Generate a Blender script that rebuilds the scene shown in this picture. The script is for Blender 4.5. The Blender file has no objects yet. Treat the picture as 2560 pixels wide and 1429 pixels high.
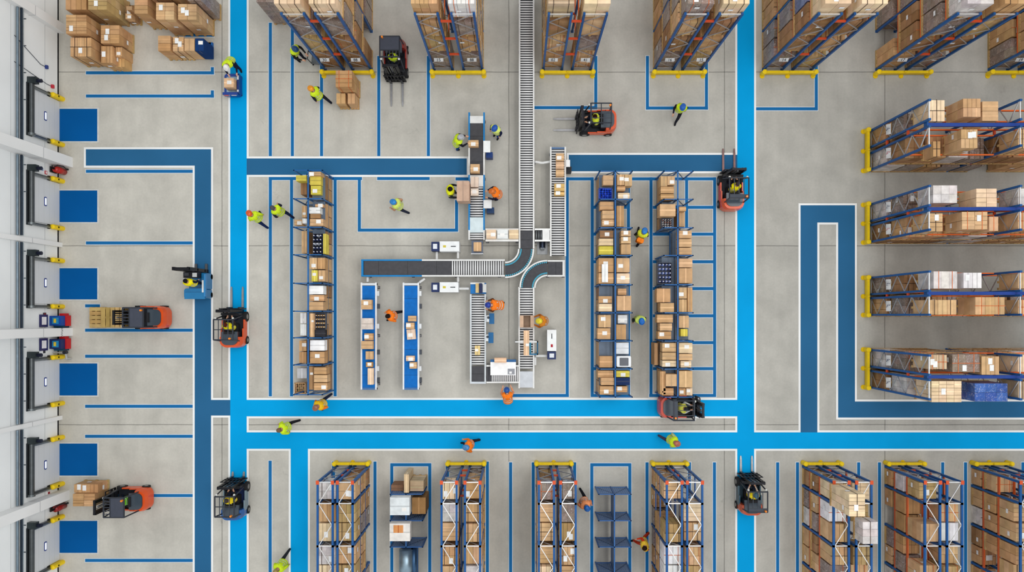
import bpy, math, random
from mathutils import Vector, Matrix
K = 0.02; NX = 1297.0; NY = 788.0; H = 36.0
R = random.Random(11)
COL = bpy.context.scene.collection
pi = math.pi

def fx(p): return (p - NX) * K
def fy(p): return (NY - p) * K
def P(px, py, z=0.0):
    s = (H - z) / H
    return (fx(px) * s, fy(py) * s)

def lin(c):
    out = []
    for v in c[:3]:
        v = v / 255.0
        out.append(v / 12.92 if v <= 0.04045 else ((v + 0.055) / 1.055) ** 2.4)
    return (out[0], out[1], out[2], 1.0)

def jit(c, a=10, rng=R):
    d = rng.uniform(-a, a)
    return tuple(max(0, min(255, v + d + rng.uniform(-a * .25, a * .25))) for v in c)

# ---------------------------------------------------------------- colours
RBLUE = (30, 84, 144); ORANGE = (226, 104, 42); YEL = (240, 204, 24); WHITE = (236, 236, 234)
BLK = (26, 26, 30); DGREY = (58, 62, 70); GREY = (128, 132, 136); STEEL = (168, 172, 176)
KRAFT = (196, 154, 110); TAN = (206, 168, 126); CREAM = (228, 200, 164); DKRAFT = (160, 122, 86)
WRAP = (138, 118, 106); WOOD = (190, 156, 104); NAVY = (28, 44, 84); LBLUE = (10, 118, 196)
BRIGHT = (4, 158, 222); DARKL = (44, 100, 142); LINE = (28, 106, 166); SKIN = (214, 164, 136)
HIVIS = (206, 232, 48); HIORG = (246, 126, 40); FORG = (224, 84, 34)

# ---------------------------------------------------------------- materials
MATS = {}
def mat(name):
    if name in MATS: return MATS[name]
    m = bpy.data.materials.new(name); m.use_nodes = True
    nt = m.node_tree; N = nt.nodes; L = nt.links
    bs = N['Principled BSDF']
    at = N.new('ShaderNodeAttribute'); at.attribute_name = 'Col'
    tc = N.new('ShaderNodeTexCoord')
    rough, metal, namp, nsc = {'matte': (.8, 0, .10, 3), 'paint': (.42, 0, .08, 4), 'gloss': (.2, 0, .06, 3), 'metal': (.38, .75, .12, 5),
                               'card': (.85, 0, .16, 2.2), 'wrap': (.24, 0, .30, 2.5), 'rubber': (.9, 0, .1, 6), 'cloth': (.92, 0, .16, 14),
                               'pane': (.2, 0, .03, 2), 'floorpaint': (.55, 0, .10, .25), 'wall': (.7, 0, .05, .4)}[name]
    nz = N.new('ShaderNodeTexNoise'); nz.inputs['Scale'].default_value = nsc; nz.inputs['Detail'].default_value = 5
    L.new(tc.outputs['Object'], nz.inputs['Vector'])
    mr = N.new('ShaderNodeMapRange')
    mr.inputs['From Min'].default_value = .3; mr.inputs['From Max'].default_value = .7
    mr.inputs['To Min'].default_value = 1 - namp; mr.inputs['To Max'].default_value = 1 + namp
    L.new(nz.outputs['Fac'], mr.inputs['Value'])
    mx = N.new('ShaderNodeVectorMath'); mx.operation = 'SCALE'
    L.new(at.outputs['Color'], mx.inputs[0]); L.new(mr.outputs['Result'], mx.inputs['Scale'])
    L.new(mx.outputs['Vector'], bs.inputs['Base Color'])
    bs.inputs['Roughness'].default_value = rough; bs.inputs['Metallic'].default_value = metal
    bs.inputs['Specular IOR Level'].default_value = {'floorpaint': .04, 'wall': .1, 'card': .1, 'matte': .1, 'cloth': .05, 'paint': .22}.get(name, .4)
    if name == 'wrap':   # crinkled film: white highlights painted into the colour along the creases
        v = N.new('ShaderNodeTexNoise'); v.inputs['Scale'].default_value = 6; v.inputs['Detail'].default_value = 6; v.inputs['Distortion'].default_value = 2.5
        L.new(tc.outputs['Object'], v.inputs['Vector'])
        r = N.new('ShaderNodeMapRange'); r.inputs['From Min'].default_value = .54; r.inputs['From Max'].default_value = .72; r.inputs['To Max'].default_value = .4
        L.new(v.outputs['Fac'], r.inputs['Value'])
        mc = N.new('ShaderNodeMix'); mc.data_type = 'RGBA'; mc.inputs[7].default_value = (.8, .78, .78, 1)
        L.new(r.outputs['Result'], mc.inputs[0]); L.new(mx.outputs['Vector'], mc.inputs[6]); L.new(mc.outputs[2], bs.inputs['Base Color'])
        bp = N.new('ShaderNodeBump'); bp.inputs['Strength'].default_value = .5; bp.inputs['Distance'].default_value = .03
        L.new(v.outputs['Fac'], bp.inputs['Height']); L.new(bp.outputs['Normal'], bs.inputs['Normal'])
    if name == 'pane':
        L.new(at.outputs['Color'], bs.inputs['Emission Color']); bs.inputs['Emission Strength'].default_value = .55
    MATS[name] = m
    return m

def concrete():
    m = bpy.data.materials.new('concrete'); m.use_nodes = True
    nt = m.node_tree; N = nt.nodes; L = nt.links; bs = N['Principled BSDF']
    tc = N.new('ShaderNodeTexCoord')
    def noise(sc, det, vec=None, dist=0, rough=.55):
        n = N.new('ShaderNodeTexNoise'); n.inputs['Scale'].default_value = sc; n.inputs['Detail'].default_value = det
        n.inputs['Distortion'].default_value = dist; n.inputs['Roughness'].default_value = rough
        L.new(vec or tc.outputs['Object'], n.inputs['Vector']); return n.outputs['Fac']
    def rng(v, a, b, c, d):
        r = N.new('ShaderNodeMapRange')
        for k, x in zip(('From Min', 'From Max', 'To Min', 'To Max'), (a, b, c, d)): r.inputs[k].default_value = x
        L.new(v, r.inputs['Value']); return r.outputs['Result']
    def math_(op, a, b=None):
        n = N.new('ShaderNodeMath'); n.operation = op
        for i, x in enumerate((a, b)):
            if x is None: continue
            if isinstance(x, (int, float)): n.inputs[i].default_value = x
            else: L.new(x, n.inputs[i])
        return n.outputs[0]
    mp = N.new('ShaderNodeMapping'); mp.inputs['Scale'].default_value = (1.2, .12, 1); L.new(tc.outputs['Object'], mp.inputs['Vector'])
    big = rng(noise(.09, 3), .3, .7, .93, 1.06)
    mid = rng(noise(.8, 6, None, .4), .3, .7, .89, 1.09)
    stk = rng(noise(.9, 4, mp.outputs['Vector']), .3, .7, .92, 1.06)
    fine = rng(noise(9, 4), .3, .7, .96, 1.04)
    sm = rng(noise(1.6, 8, None, 1.6, .7), .60, .72, 1, .76)
    smask = rng(noise(.35, 2), .5, .62, 0, 1)
    smg = math_('ADD', 1, math_('MULTIPLY', math_('SUBTRACT', sm, 1), smask))
    f = math_('MULTIPLY', math_('MULTIPLY', math_('MULTIPLY', big, mid), math_('MULTIPLY', stk, fine)), smg)
    sx = N.new('ShaderNodeSeparateXYZ'); L.new(tc.outputs['Object'], sx.inputs[0])
    wob = rng(noise(.6, 3), .3, .7, -.012, .012)
    for ax, vals in (('X', (555, 1272, 1811, 2212)), ('Y', (180, 614, 1061))):
        for p in vals:
            d = math_('ABSOLUTE', math_('SUBTRACT', math_('ADD', sx.outputs[ax], wob), fx(p) if ax == 'X' else fy(p)))
            f = math_('MULTIPLY', f, rng(d, .012, .034, .55, 1))
    # warmer near the docks, cooler towards the racks, whose shade is painted in
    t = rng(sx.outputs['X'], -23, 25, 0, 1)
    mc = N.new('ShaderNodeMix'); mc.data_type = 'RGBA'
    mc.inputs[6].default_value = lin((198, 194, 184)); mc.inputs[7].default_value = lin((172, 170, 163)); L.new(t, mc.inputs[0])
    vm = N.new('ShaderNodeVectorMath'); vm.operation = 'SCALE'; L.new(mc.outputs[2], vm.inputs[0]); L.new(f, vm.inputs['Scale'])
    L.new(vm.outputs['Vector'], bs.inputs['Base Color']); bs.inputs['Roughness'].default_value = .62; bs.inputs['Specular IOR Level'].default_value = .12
    return m

# ---------------------------------------------------------------- mesh builder
class MB:
    def __init__(s, o=(0, 0, 0), rz=0.0):
        s.v = []; s.f = []; s.c = []; s.o = o; s.cs, s.sn = math.cos(rz), math.sin(rz); s.rz = rz
    def pt(s, p):
        return (s.o[0] + p[0] * s.cs - p[1] * s.sn, s.o[1] + p[0] * s.sn + p[1] * s.cs, s.o[2] + p[2])
    def add(s, vs, fs, col):
        n = len(s.v); s.v += [s.pt(p) for p in vs]
        for f in fs: s.f.append(tuple(n + i for i in f)); s.c.append(col)
        return s
    def bx(s, x0, x1, y0, y1, z0, z1, col):
        if x0 > x1: x0, x1 = x1, x0
        if y0 > y1: y0, y1 = y1, y0
        return s.add([(x0, y0, z0), (x1, y0, z0), (x1, y1, z0), (x0, y1, z0), (x0, y0, z1), (x1, y0, z1), (x1, y1, z1), (x0, y1, z1)],
                     [(0, 3, 2, 1), (4, 5, 6, 7), (0, 1, 5, 4), (1, 2, 6, 5), (2, 3, 7, 6), (3, 0, 4, 7)], col)
    def ctr(s, x, y, z, sx, sy, sz, col): return s.bx(x - sx / 2, x + sx / 2, y - sy / 2, y + sy / 2, z - sz / 2, z + sz / 2, col)
    def cyl(s, a, b, r, col, n=8, r2=None):
        a = Vector(a); b = Vector(b); d = (b - a)
        if d.length < 1e-6: return s
        d.normalize(); u = d.orthogonal().normalized(); w = d.cross(u); r2 = r if r2 is None else r2
        vs = []
        for c, q in ((a, r), (b, r2)):
            for i in range(n):
                t = 2 * pi * i / n; vs.append(tuple(c + u * (q * math.cos(t)) + w * (q * math.sin(t))))
        fs = [(i, (i + 1) % n, n + (i + 1) % n, n + i) for i in range(n)] + [tuple(range(n - 1, -1, -1)), tuple(range(n, 2 * n))]
        return s.add(vs, fs, col)
    def bar(s, a, b, w, h, col):
        """a rectangular bar from a to b, w across (horizontal), h deep"""
        a = Vector(a); b = Vector(b); d = (b - a).normalized()
        up = Vector((0, 0, 1)) if abs(d.z) < .95 else Vector((0, 1, 0))
        sd = d.cross(up).normalized() * (w / 2); u = sd.cross(d).normalized() * (h / 2)
        vs = [tuple(q + i * sd + j * u) for q in (a, b) for i, j in ((-1, -1), (1, -1), (1, 1), (-1, 1))]
        return s.add(vs, [(0, 1, 2, 3), (7, 6, 5, 4), (0, 4, 5, 1), (1, 5, 6, 2), (2, 6, 7, 3), (3, 7, 4, 0)], col)
    def prism(s, poly, z0, z1, col, top=None, k=1.0, kc=(0, 0)):
        n = len(poly)
        vs = [(x, y, z0) for x, y in poly] + [(kc[0] + (x - kc[0]) * k, kc[1] + (y - kc[1]) * k, z1) for x, y in poly]
        s.add(vs, [tuple(range(n - 1, -1, -1))] + [(i, (i + 1) % n, n + (i + 1) % n, n + i) for i in range(n)], col)
        return s.add(vs[n:], [tuple(range(n))], top or col)
    def tube(s, pts, r, col, n=6):
        for a, b in zip(pts, pts[1:]): s.cyl(a, b, r, col, n)
        return s
    def ball(s, c, r, col, nu=10, nv=6, zmin=-1.0):
        rx, ry, rz = r if isinstance(r, tuple) else (r, r, r)
        vs = []; fs = []
        a0 = math.asin(max(-1, zmin))
        for j in range(nv + 1):
            a = a0 + (pi / 2 - a0) * j / nv
            for i in range(nu):
                t = 2 * pi * i / nu
                vs.append((c[0] + rx * math.cos(a) * math.cos(t), c[1] + ry * math.cos(a) * math.sin(t), c[2] + rz * math.sin(a)))
        for j in range(nv):
            for i in range(nu):
                fs.append((j * nu + i, j * nu + (i + 1) % nu, (j + 1) * nu + (i + 1) % nu, (j + 1) * nu + i))
        fs.append(tuple(range(nu - 1, -1, -1)))
        return s.add(vs, fs, col)
    def loft(s, rings, cols, cap=True):
        n = len(rings[0]); vs = [p for r in rings for p in r]
        for j in range(len(rings) - 1):
            s_ = [(j * n + i, j * n + (i + 1) % n, (j + 1) * n + (i + 1) % n, (j + 1) * n + i) for i in range(n)]
            n0 = len(s.v) if j == 0 else n0
            if j == 0: s.v += [s.pt(p) for p in vs]
            for f in s_: s.f.append(tuple(n0 + i for i in f)); s.c.append(cols[j])
        return s
    def build(s, name, m, parent=None, smooth=False):
        me = bpy.data.meshes.new(name)
        me.from_pydata(s.v, [], s.f)
        paint(me, s.c)
        me.materials.append(m if not isinstance(m, str) else mat(m))
        if smooth: me.polygons.foreach_set('use_smooth', [True] * len(me.polygons))
        o = bpy.data.objects.new(name, me); COL.objects.link(o)
        if parent is not None: o.parent = parent
        return o

def paint(me, cols):
    cache = {}; buf = []
    for c in cols:
        k = cache.get(c)
        if k is None: k = cache[c] = lin(c)
        buf.extend(k)
    a = me.attributes.new('Col', 'FLOAT_COLOR', 'FACE'); a.data.foreach_set('color', buf)

LABELS = {}
def tag(o, label, cat, group=None):
    o['label'] = label; o['category'] = cat
    if group: o['group'] = group
    LABELS.setdefault(label, []).append(o.name)
    return o
def thing(name, label, cat, loc=(0, 0, 0), rz=0.0, group=None):
    o = bpy.data.objects.new(name, None); COL.objects.link(o)
    o.location = loc; o.rotation_euler = (0, 0, rz); o.empty_display_size = .2
    return tag(o, label, cat, group)
def dup(src, parent, loc=None):
    o = src.copy(); COL.objects.link(o); o.parent = parent
    if loc is not None: o.location = loc
    return o
def struct(o): o['kind'] = 'structure'; return o
def rrect(x0, x1, y0, y1, r, n=4, corners=(1, 1, 1, 1)):
    out = []
    for (cx, cy, a0), on in zip(((x1 - r, y1 - r, 0), (x0 + r, y1 - r, 90), (x0 + r, y0 + r, 180), (x1 - r, y0 + r, 270)), corners):
        if on:
            for i in range(n + 1):
                t = math.radians(a0 + 90 * i / n); out.append((cx + r * math.cos(t), cy + r * math.sin(t)))
        else:
            out.append({0: (x1, y1), 90: (x0, y1), 180: (x0, y0), 270: (x1, y0)}[a0])
    return out
def text_mesh(txt, size, col, name, parent, loc, rot, m='matte'):
    cu = bpy.data.curves.new('t', 'FONT'); cu.body = txt; cu.size = size; cu.align_x = 'CENTER'; cu.align_y = 'CENTER'; cu.extrude = .002; cu.resolution_u = 3
    o = bpy.data.objects.new('t', cu); COL.objects.link(o)
    me = bpy.data.meshes.new_from_object(o.evaluated_get(bpy.context.evaluated_depsgraph_get()))
    bpy.data.objects.remove(o); bpy.data.curves.remove(cu)
    me.materials.clear(); me.materials.append(mat(m)); paint(me, [col] * len(me.polygons))
    t = bpy.data.objects.new(name, me); COL.objects.link(t); t.location = loc; t.rotation_euler = rot; t.parent = parent
    return t
# ================================================================ people
def lean_pt(p, a, piv):
    y = p[1] - piv[1]; z = p[2] - piv[2]
    return (p[0], piv[1] + y * math.cos(a) + z * math.sin(a), piv[2] - y * math.sin(a) + z * math.cos(a))
POSE = {
 'stand': dict(lean=4, an=((-.1, .02, .09), (.1, -.02, .09)), el=((-.27, -.03, 1.14), (.27, -.03, 1.14)), wr=((-.25, .1, .9), (.25, .1, .9))),
 'walk': dict(lean=7, an=((-.09, .36, .09), (.09, -.40, .16)), el=((-.27, -.10, 1.15), (.27, .04, 1.14)), wr=((-.26, -.02, .9), (.23, .26, 1.0))),
 'walk2': dict(lean=7, an=((-.09, -.40, .16), (.09, .36, .09)), el=((-.27, .04, 1.14), (.27, -.10, 1.15)), wr=((-.23, .26, 1.0), (.26, -.02, .9))),
 'reach': dict(lean=16, an=((-.11, .06, .09), (.11, -.1, .09)), el=((-.27, .16, 1.16), (.27, .16, 1.16)), wr=((-.17, .42, 1.12), (.17, .42, 1.12))),
 'bend': dict(lean=38, an=((-.12, .10, .09), (.12, -.16, .09)), el=((-.27, .20, 1.2), (.27, .20, 1.2)), wr=((-.2, .46, 1.22), (.2, .46, 1.22))),
 'carry': dict(lean=2, an=((-.1, .12, .09), (.1, -.14, .09)), el=((-.28, .10, 1.12), (.28, .10, 1.12)), wr=((-.25, .40, 1.08), (.25, .40, 1.08))),
 'crouch': dict(lean=34, an=((-.14, .12, .09), (.14, -.12, .09)), el=((-.27, .18, 1.15), (.27, .18, 1.15)), wr=((-.16, .40, 1.05), (.16, .40, 1.05)), dz=-.22),
 'sit': dict(lean=8, an=((-.14, .36, .42), (.14, .36, .42)), kn=((-.14, .40, .82), (.14, .40, .82)), el=((-.26, .14, 1.14), (.26, .14, 1.14)), wr=((-.15, .40, 1.16), (.15, .40, 1.16)), dz=-.12),
}
def person(px, py, heading, pose, helmet, vest, shirt, trousers, label, zb=0.0, hair=None, headz=1.72, scale=1.1, xy=None, group=None):
    d = POSE[pose]; dz = d.get('dz', 0); a = math.radians(d['lean']); piv = (0, 0, .95 + dz)
    up = lambda p: lean_pt((p[0], p[1], p[2] + dz), a, piv)
    V = []; E = []; Rr = []; tagv = []
    def v(p, r, to=None, t='torso'):
        V.append(p); Rr.append(r if isinstance(r, tuple) else (r, r)); tagv.append(t)
        if to is not None: E.append((to, len(V) - 1))
        return len(V) - 1
    pel = v((0, 0, .95 + dz), .135, None, 'leg'); wa = v(up((0, 0, 1.12)), .125, pel); ch = v(up((0, .0, 1.34)), .15, wa)
    ns = v(up((0, 0, 1.46)), .085, ch); nk = v(up((0, .015, 1.53)), .056, ns, 'head'); h1 = v(up((0, .035, 1.61)), .085, nk, 'head'); h2 = v(up((0, .03, 1.71)), .088, h1, 'head')
    for s, i in ((-1, 0), (1, 1)):
        an = d['an'][i]; hip = (s * .095, 0, .90 + dz)
        kn = d.get('kn', [None, None])[i] or (s * .11, (an[1]) * .5 + .05 + max(0, -dz) * 1.1, .5 + max(0, an[2] - .09) * .5 + dz * .45)
        h = v(hip, .105, pel, 'leg'); k = v(kn, .076, h, 'leg'); n = v(an, .054, k, 'leg'); v((an[0] + s * .015, an[1] + .15, an[2] - .045), .042, n, 'shoe')
        sh = v(up((s * .19, 0, 1.42)), .074, ch); e = v(up(d['el'][i]), .056, sh, 'sleeve'); w = v(up(d['wr'][i]), .036, e, 'sleeve')
        dr = (Vector(V[w]) - Vector(V[e])).normalized()
        lat = dr.cross(Vector((0, 0, 1)));  lat = lat.normalized() if lat.length > .1 else Vector((1, 0, 0))
        nrm = lat.cross(dr).normalized()
        pm = Vector(V[w]) + dr * .075; p = v(tuple(pm), (.036, .022), w, 'hand')
        for j, (o, l) in enumerate(((-.03, .062), (-.01, .074), (.011, .070), (.03, .052))):
            f1 = pm + lat * o + dr * (.03 + l * .5); f2 = f1 + dr * (l * .42) - nrm * (.03)
            q = v(tuple(f1), .0095, p, 'hand'); v(tuple(f2), .008, q, 'hand')
        t1 = pm - lat * s * .045 - dr * .01; t2 = t1 + dr * .035 - lat * s * .012 - nrm * .012
        q = v(tuple(t1), .012, p, 'hand'); v(tuple(t2), .009, q, 'hand')
    me = bpy.data.meshes.new('sk'); me.from_pydata(V, E, []); o = bpy.data.objects.new('sk', me); COL.objects.link(o)
    o.modifiers.new('s', 'SKIN'); sd = me.skin_vertices[0].data
    for i, r in enumerate(Rr): sd[i].radius = r
    sd[0].use_root = True
    sb = o.modifiers.new('u', 'SUBSURF'); sb.levels = 1; sb.render_levels = 1
    dg = bpy.context.evaluated_depsgraph_get(); dg.update()
    bm = bpy.data.meshes.new_from_object(o.evaluated_get(dg)); bpy.data.objects.remove(o); bpy.data.meshes.remove(me)
    pal = {'torso': shirt, 'sleeve': shirt, 'leg': trousers, 'shoe': (34, 34, 38), 'hand': SKIN, 'head': SKIN}
    segs = [(Vector(V[i]), Vector(V[j]), tagv[j]) for i, j in E]
    cols = []
    for pg in bm.polygons:
        c = pg.center; best = None
        for p0, p1, t in segs:
            dd = p1 - p0; u = max(0, min(1, (c - p0).dot(dd) / max(1e-9, dd.length_squared)))
            q = (c - p0 - dd * u).length_squared
            if best is None or q < best[0]: best = (q, t)
        cols.append(pal[best[1]])
    bm.name = 'person'; paint(bm, cols); bm.materials.clear(); bm.materials.append(mat('cloth'))
    bm.polygons.foreach_set('use_smooth', [True] * len(bm.polygons))
    ob = bpy.data.objects.new('person', bm); COL.objects.link(ob)
    hl = up((0, .03, 1.68))
    if xy is None:
        x, y = P(px, py, zb + hl[2] * scale); rz = -math.radians(heading)
        x -= (-hl[1] * math.sin(rz)) * scale; y -= (hl[1] * math.cos(rz)) * scale
    else:
        x, y = xy; rz = -math.radians(heading)
    ob.location = (x, y, zb); ob.rotation_euler = (0, 0, rz); ob.scale = (scale,) * 3
    tag(ob, label, 'person', group)
    # face, hair or hard hat, vest
    f = MB()
    fc = lambda p: up(p)
    f.ball(fc((0, .125, 1.655)), (.014, .02, .018), (206, 150, 122), 6, 4)
    for s in (-1, 1):
        f.ball(fc((s * .088, .03, 1.66)), (.012, .022, .03), SKIN, 6, 4); f.ball(fc((s * .033, .108, 1.68)), .011, (40, 34, 34), 6, 4)
    f.ball(fc((0, .112, 1.608)), (.024, .008, .007), (160, 84, 78), 6, 4)
    f.build('face', 'matte', ob, True)
    if helmet:
        hb = MB(); n = 14
        def ring(rx, ry, z, yo=0): return [fc((rx * math.cos(2 * pi * i / n), .03 + yo + ry * math.sin(2 * pi * i / n), z)) for i in range(n)]
        rings = [ring(.135, .16, 1.70, .02), ring(.125, .15, 1.72), ring(.122, .145, 1.76), ring(.105, .125, 1.81), ring(.07, .085, 1.845), ring(.02, .03, 1.858), ring(.001, .001, 1.858)]
        hb.loft(rings, [helmet] * 6)
        for xo in (-.035, 0, .035): hb.tube([fc((xo, .03 + .12 * math.cos(t), 1.715 + .147 * math.sin(t) - abs(xo) * .2)) for t in [pi * k / 8 for k in range(1, 8)]], .012, tuple(c * .93 for c in helmet), 5)
        hb.build('hard_hat', 'gloss', ob, True)
    elif hair:
        hb = MB(); hb.ball(fc((0, .02, 1.69)), (.104, .116, .115), hair, 10, 6, -.25); hb.build('hair', 'cloth', ob, True)
    if vest:
        n = 16; vb = MB()
        def ring(rx, ry, z, yo=0): return [up((1.07 * rx * math.cos(2 * pi * i / n), yo + 1.05 * ry * math.sin(2 * pi * i / n), z)) for i in range(n)]
        sil = (206, 208, 204)
        prof = [(.205, .165, .86), (.195, .158, .96), (.195, .158, 1.01), (.195, .16, 1.12), (.20, .165, 1.17), (.215, .175, 1.32), (.228, .168, 1.40), (.225, .135, 1.455), (.16, .11, 1.505), (.085, .085, 1.53)]
        vb.loft([ring(*p) for p in prof], [vest, sil, vest, sil, vest, vest, vest, vest, vest])
        for s in (-1, 1): vb.bar(up((s * .12, .17, 1.3)), up((s * .1, .05, 1.512)), .05, .012, sil); vb.bar(up((s * .12, -.178, 1.3)), up((s * .1, -.05, 1.512)), .05, .012, sil)
        for s in (-1, 1):
            vb.ball(up((s * .225, 0, 1.385)), (.03, .066, .08), shirt, 8, 5)
        vb.build('safety_vest', 'cloth', ob, True)
    return ob
def strap_pack(ob, col):
    b = MB(); b.prism(rrect(-.15, .15, -.36, -.17, .05), 1.02, 1.46, col); b.build('backpack', 'cloth', ob)

DK = (34, 36, 48); BLUEC = (30, 66, 130)
YV = 'yellow vest'
person(566, 168, 172, 'bend', (232, 230, 226), HIVIS, (28, 30, 52), (30, 36, 66), 'person in white hard hat and yellow vest bending over the blue platform truck')
person(737, 122, 118, 'reach', (22, 70, 122), HIVIS, (38, 38, 36), DK, 'person in dark blue hard hat pushing a flat trolley beside the rack')
person(778, 222, 300, 'walk', (232, 150, 34), HIVIS, DK, DK, 'person in orange hard hat walking away from the two-tier carton pallet')
person(1151, 343, 75, 'reach', (176, 178, 184), HIVIS, (36, 36, 44), (30, 70, 130), 'person in grey hard hat working at the dark belt conveyor')
person(1237, 320, 215, 'stand', (28, 84, 176), (214, 230, 120), (28, 36, 70), (26, 60, 140), 'person in blue hard hat and pale vest standing by white conveyor side box')
person(1707, 267, 195, 'walk', (34, 96, 184), HIVIS, (30, 32, 46), (36, 38, 46), 'person in blue hard hat walking over the U-shaped blue floor line')
person(624, 534, 318, 'walk2', (224, 92, 34), HIVIS, HIVIS, (28, 42, 84), 'person in orange-red hard hat walking on the edge of the bright lane')
person(681, 519, 308, 'walk', None, HIVIS, (36, 40, 56), (28, 36, 66), 'bare-headed person with grey cap of hair walking across a thin blue line', hair=(84, 80, 82))
person(984, 505, 290, 'walk2', (38, 132, 204), (210, 226, 110), (196, 150, 120), (44, 48, 62), 'person in light blue hard hat and backpack strolling alone inside blue floor outline')
person(1126, 472, 92, 'carry', None, (222, 226, 40), (44, 46, 52), (48, 54, 66), 'dark-haired person in yellow vest carrying a very large carton', hair=(28, 24, 24))
person(1231, 478, 268, 'reach', (206, 108, 34), HIORG, (38, 40, 60), (30, 40, 84), 'person in orange hard hat and orange vest beside the roller conveyor printer')
bp = person(1611, 578, 20, 'walk', (42, 120, 198), (218, 226, 60), (40, 40, 42), (44, 42, 46), 'person in blue hard hat with an orange bag between the shelving units')
person(1604, 802, 172, 'stand', (20, 104, 190), (204, 224, 110), (52, 58, 50), (40, 42, 46), 'person in bright blue hard hat facing the lower shelving aisle')
person(969, 790, 255, 'walk', None, HIORG, HIORG, (40, 40, 46), 'dark-haired person in orange between the two blue belt conveyors', hair=(36, 26, 22))
person(1222, 762, 270, 'bend', (32, 56, 150), HIORG, (112, 66, 40), (40, 36, 40), 'person in deep blue hard hat and orange vest leaning over the roller conveyor')
person(1349, 802, 272, 'reach', (226, 206, 40), (206, 128, 44), (176, 100, 40), (70, 50, 40), 'person in yellow hard hat packing an open carton on the roller conveyor')
person(1267, 976, 355, 'bend', (26, 76, 150), HIORG, (226, 150, 110), (34, 52, 96), 'person in blue hard hat and orange vest below the white packing table')
person(790, 1018, 225, 'walk', (148, 100, 80), (234, 190, 40), HIORG, (36, 44, 66), 'person in orange and yellow workwear stepping along the bright blue lane')
person(697, 1075, 255, 'walk', None, HIVIS, HIVIS, (34, 34, 38), 'brown-haired person in yellow vest crossing the white lane edge', hair=(116, 92, 72))
person(1166, 1118, 272, 'walk', (76, 136, 190), HIORG, HIORG, (36, 40, 52), 'person in steel blue hard hat and orange jacket on the long blue lane')
person(1692, 1108, 112, 'walk', (176, 104, 84), HIVIS, (200, 210, 140), (70, 66, 88), 'person in rust hard hat and yellow vest where the blue lanes meet')
person(690, 1428, 205, 'walk', (150, 130, 70), HIVIS, HIVIS, (44, 46, 50), 'person in yellow vest cut off by the photo edge, next to bright lane')
person(1467, 1269, 150, 'walk2', (26, 92, 170), (236, 150, 100), (226, 140, 96), (30, 32, 36), 'person in blue hard hat and peach vest beside the empty shelving unit')
person(1611, 1370, 255, 'walk', None, (226, 186, 60), (222, 68, 36), (196, 60, 34), 'person in red and yellow jacket beside the tall mixed-stock rack', hair=(40, 26, 20))
strap_pack(bp, (232, 126, 40))
# ================================================================ loads and cartons
def pallet_mesh(b, w, d, z, col=WOOD, along='x'):
    n = 5
    for i in range(n):
        if along == 'x':
            y = -d / 2 + d * (i + .5) / n; b.bx(-w / 2, w / 2, y - d / n * .42, y + d / n * .42, z + .115, z + .14, jit(col, 12))
        else:
            x = -w / 2 + w * (i + .5) / n; b.bx(x - w / n * .42, x + w / n * .42, -d / 2, d / 2, z + .115, z + .14, jit(col, 12))
    for i in (-1, 0, 1):
        if along == 'x':
            b.bx(i * (w / 2 - .05) - .05, i * (w / 2 - .05) + .05, -d / 2, d / 2, z, z + .114, jit(col, 14))
        else:
            b.bx(-w / 2, w / 2, i * (d / 2 - .05) - .05, i * (d / 2 - .05) + .05, z, z + .114, jit(col, 14))
STY = {'kraft': (KRAFT, 'card', 'kraft carton'), 'cream': (CREAM, 'card', 'cream carton'), 'tan': (TAN, 'card', 'tan carton'), 'dark': (DKRAFT, 'card', 'dark brown carton'),
       'wrap': (WRAP, 'wrap', 'film-wrapped brown'), 'wrapblue': ((104, 110, 148), 'wrap', 'film-wrapped bluish'), 'white': ((232, 228, 226), 'card', 'white carton'),
       'wrapwhite': ((206, 198, 194), 'wrap', 'film-wrapped whitish'), 'wood': ((196, 172, 140), 'card', 'stacked timber'), 'navy': ((52, 88, 160), 'wrap', 'film-wrapped bright blue'), 'olive': ((186, 156, 108), 'card', 'yellowish carton')}
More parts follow.
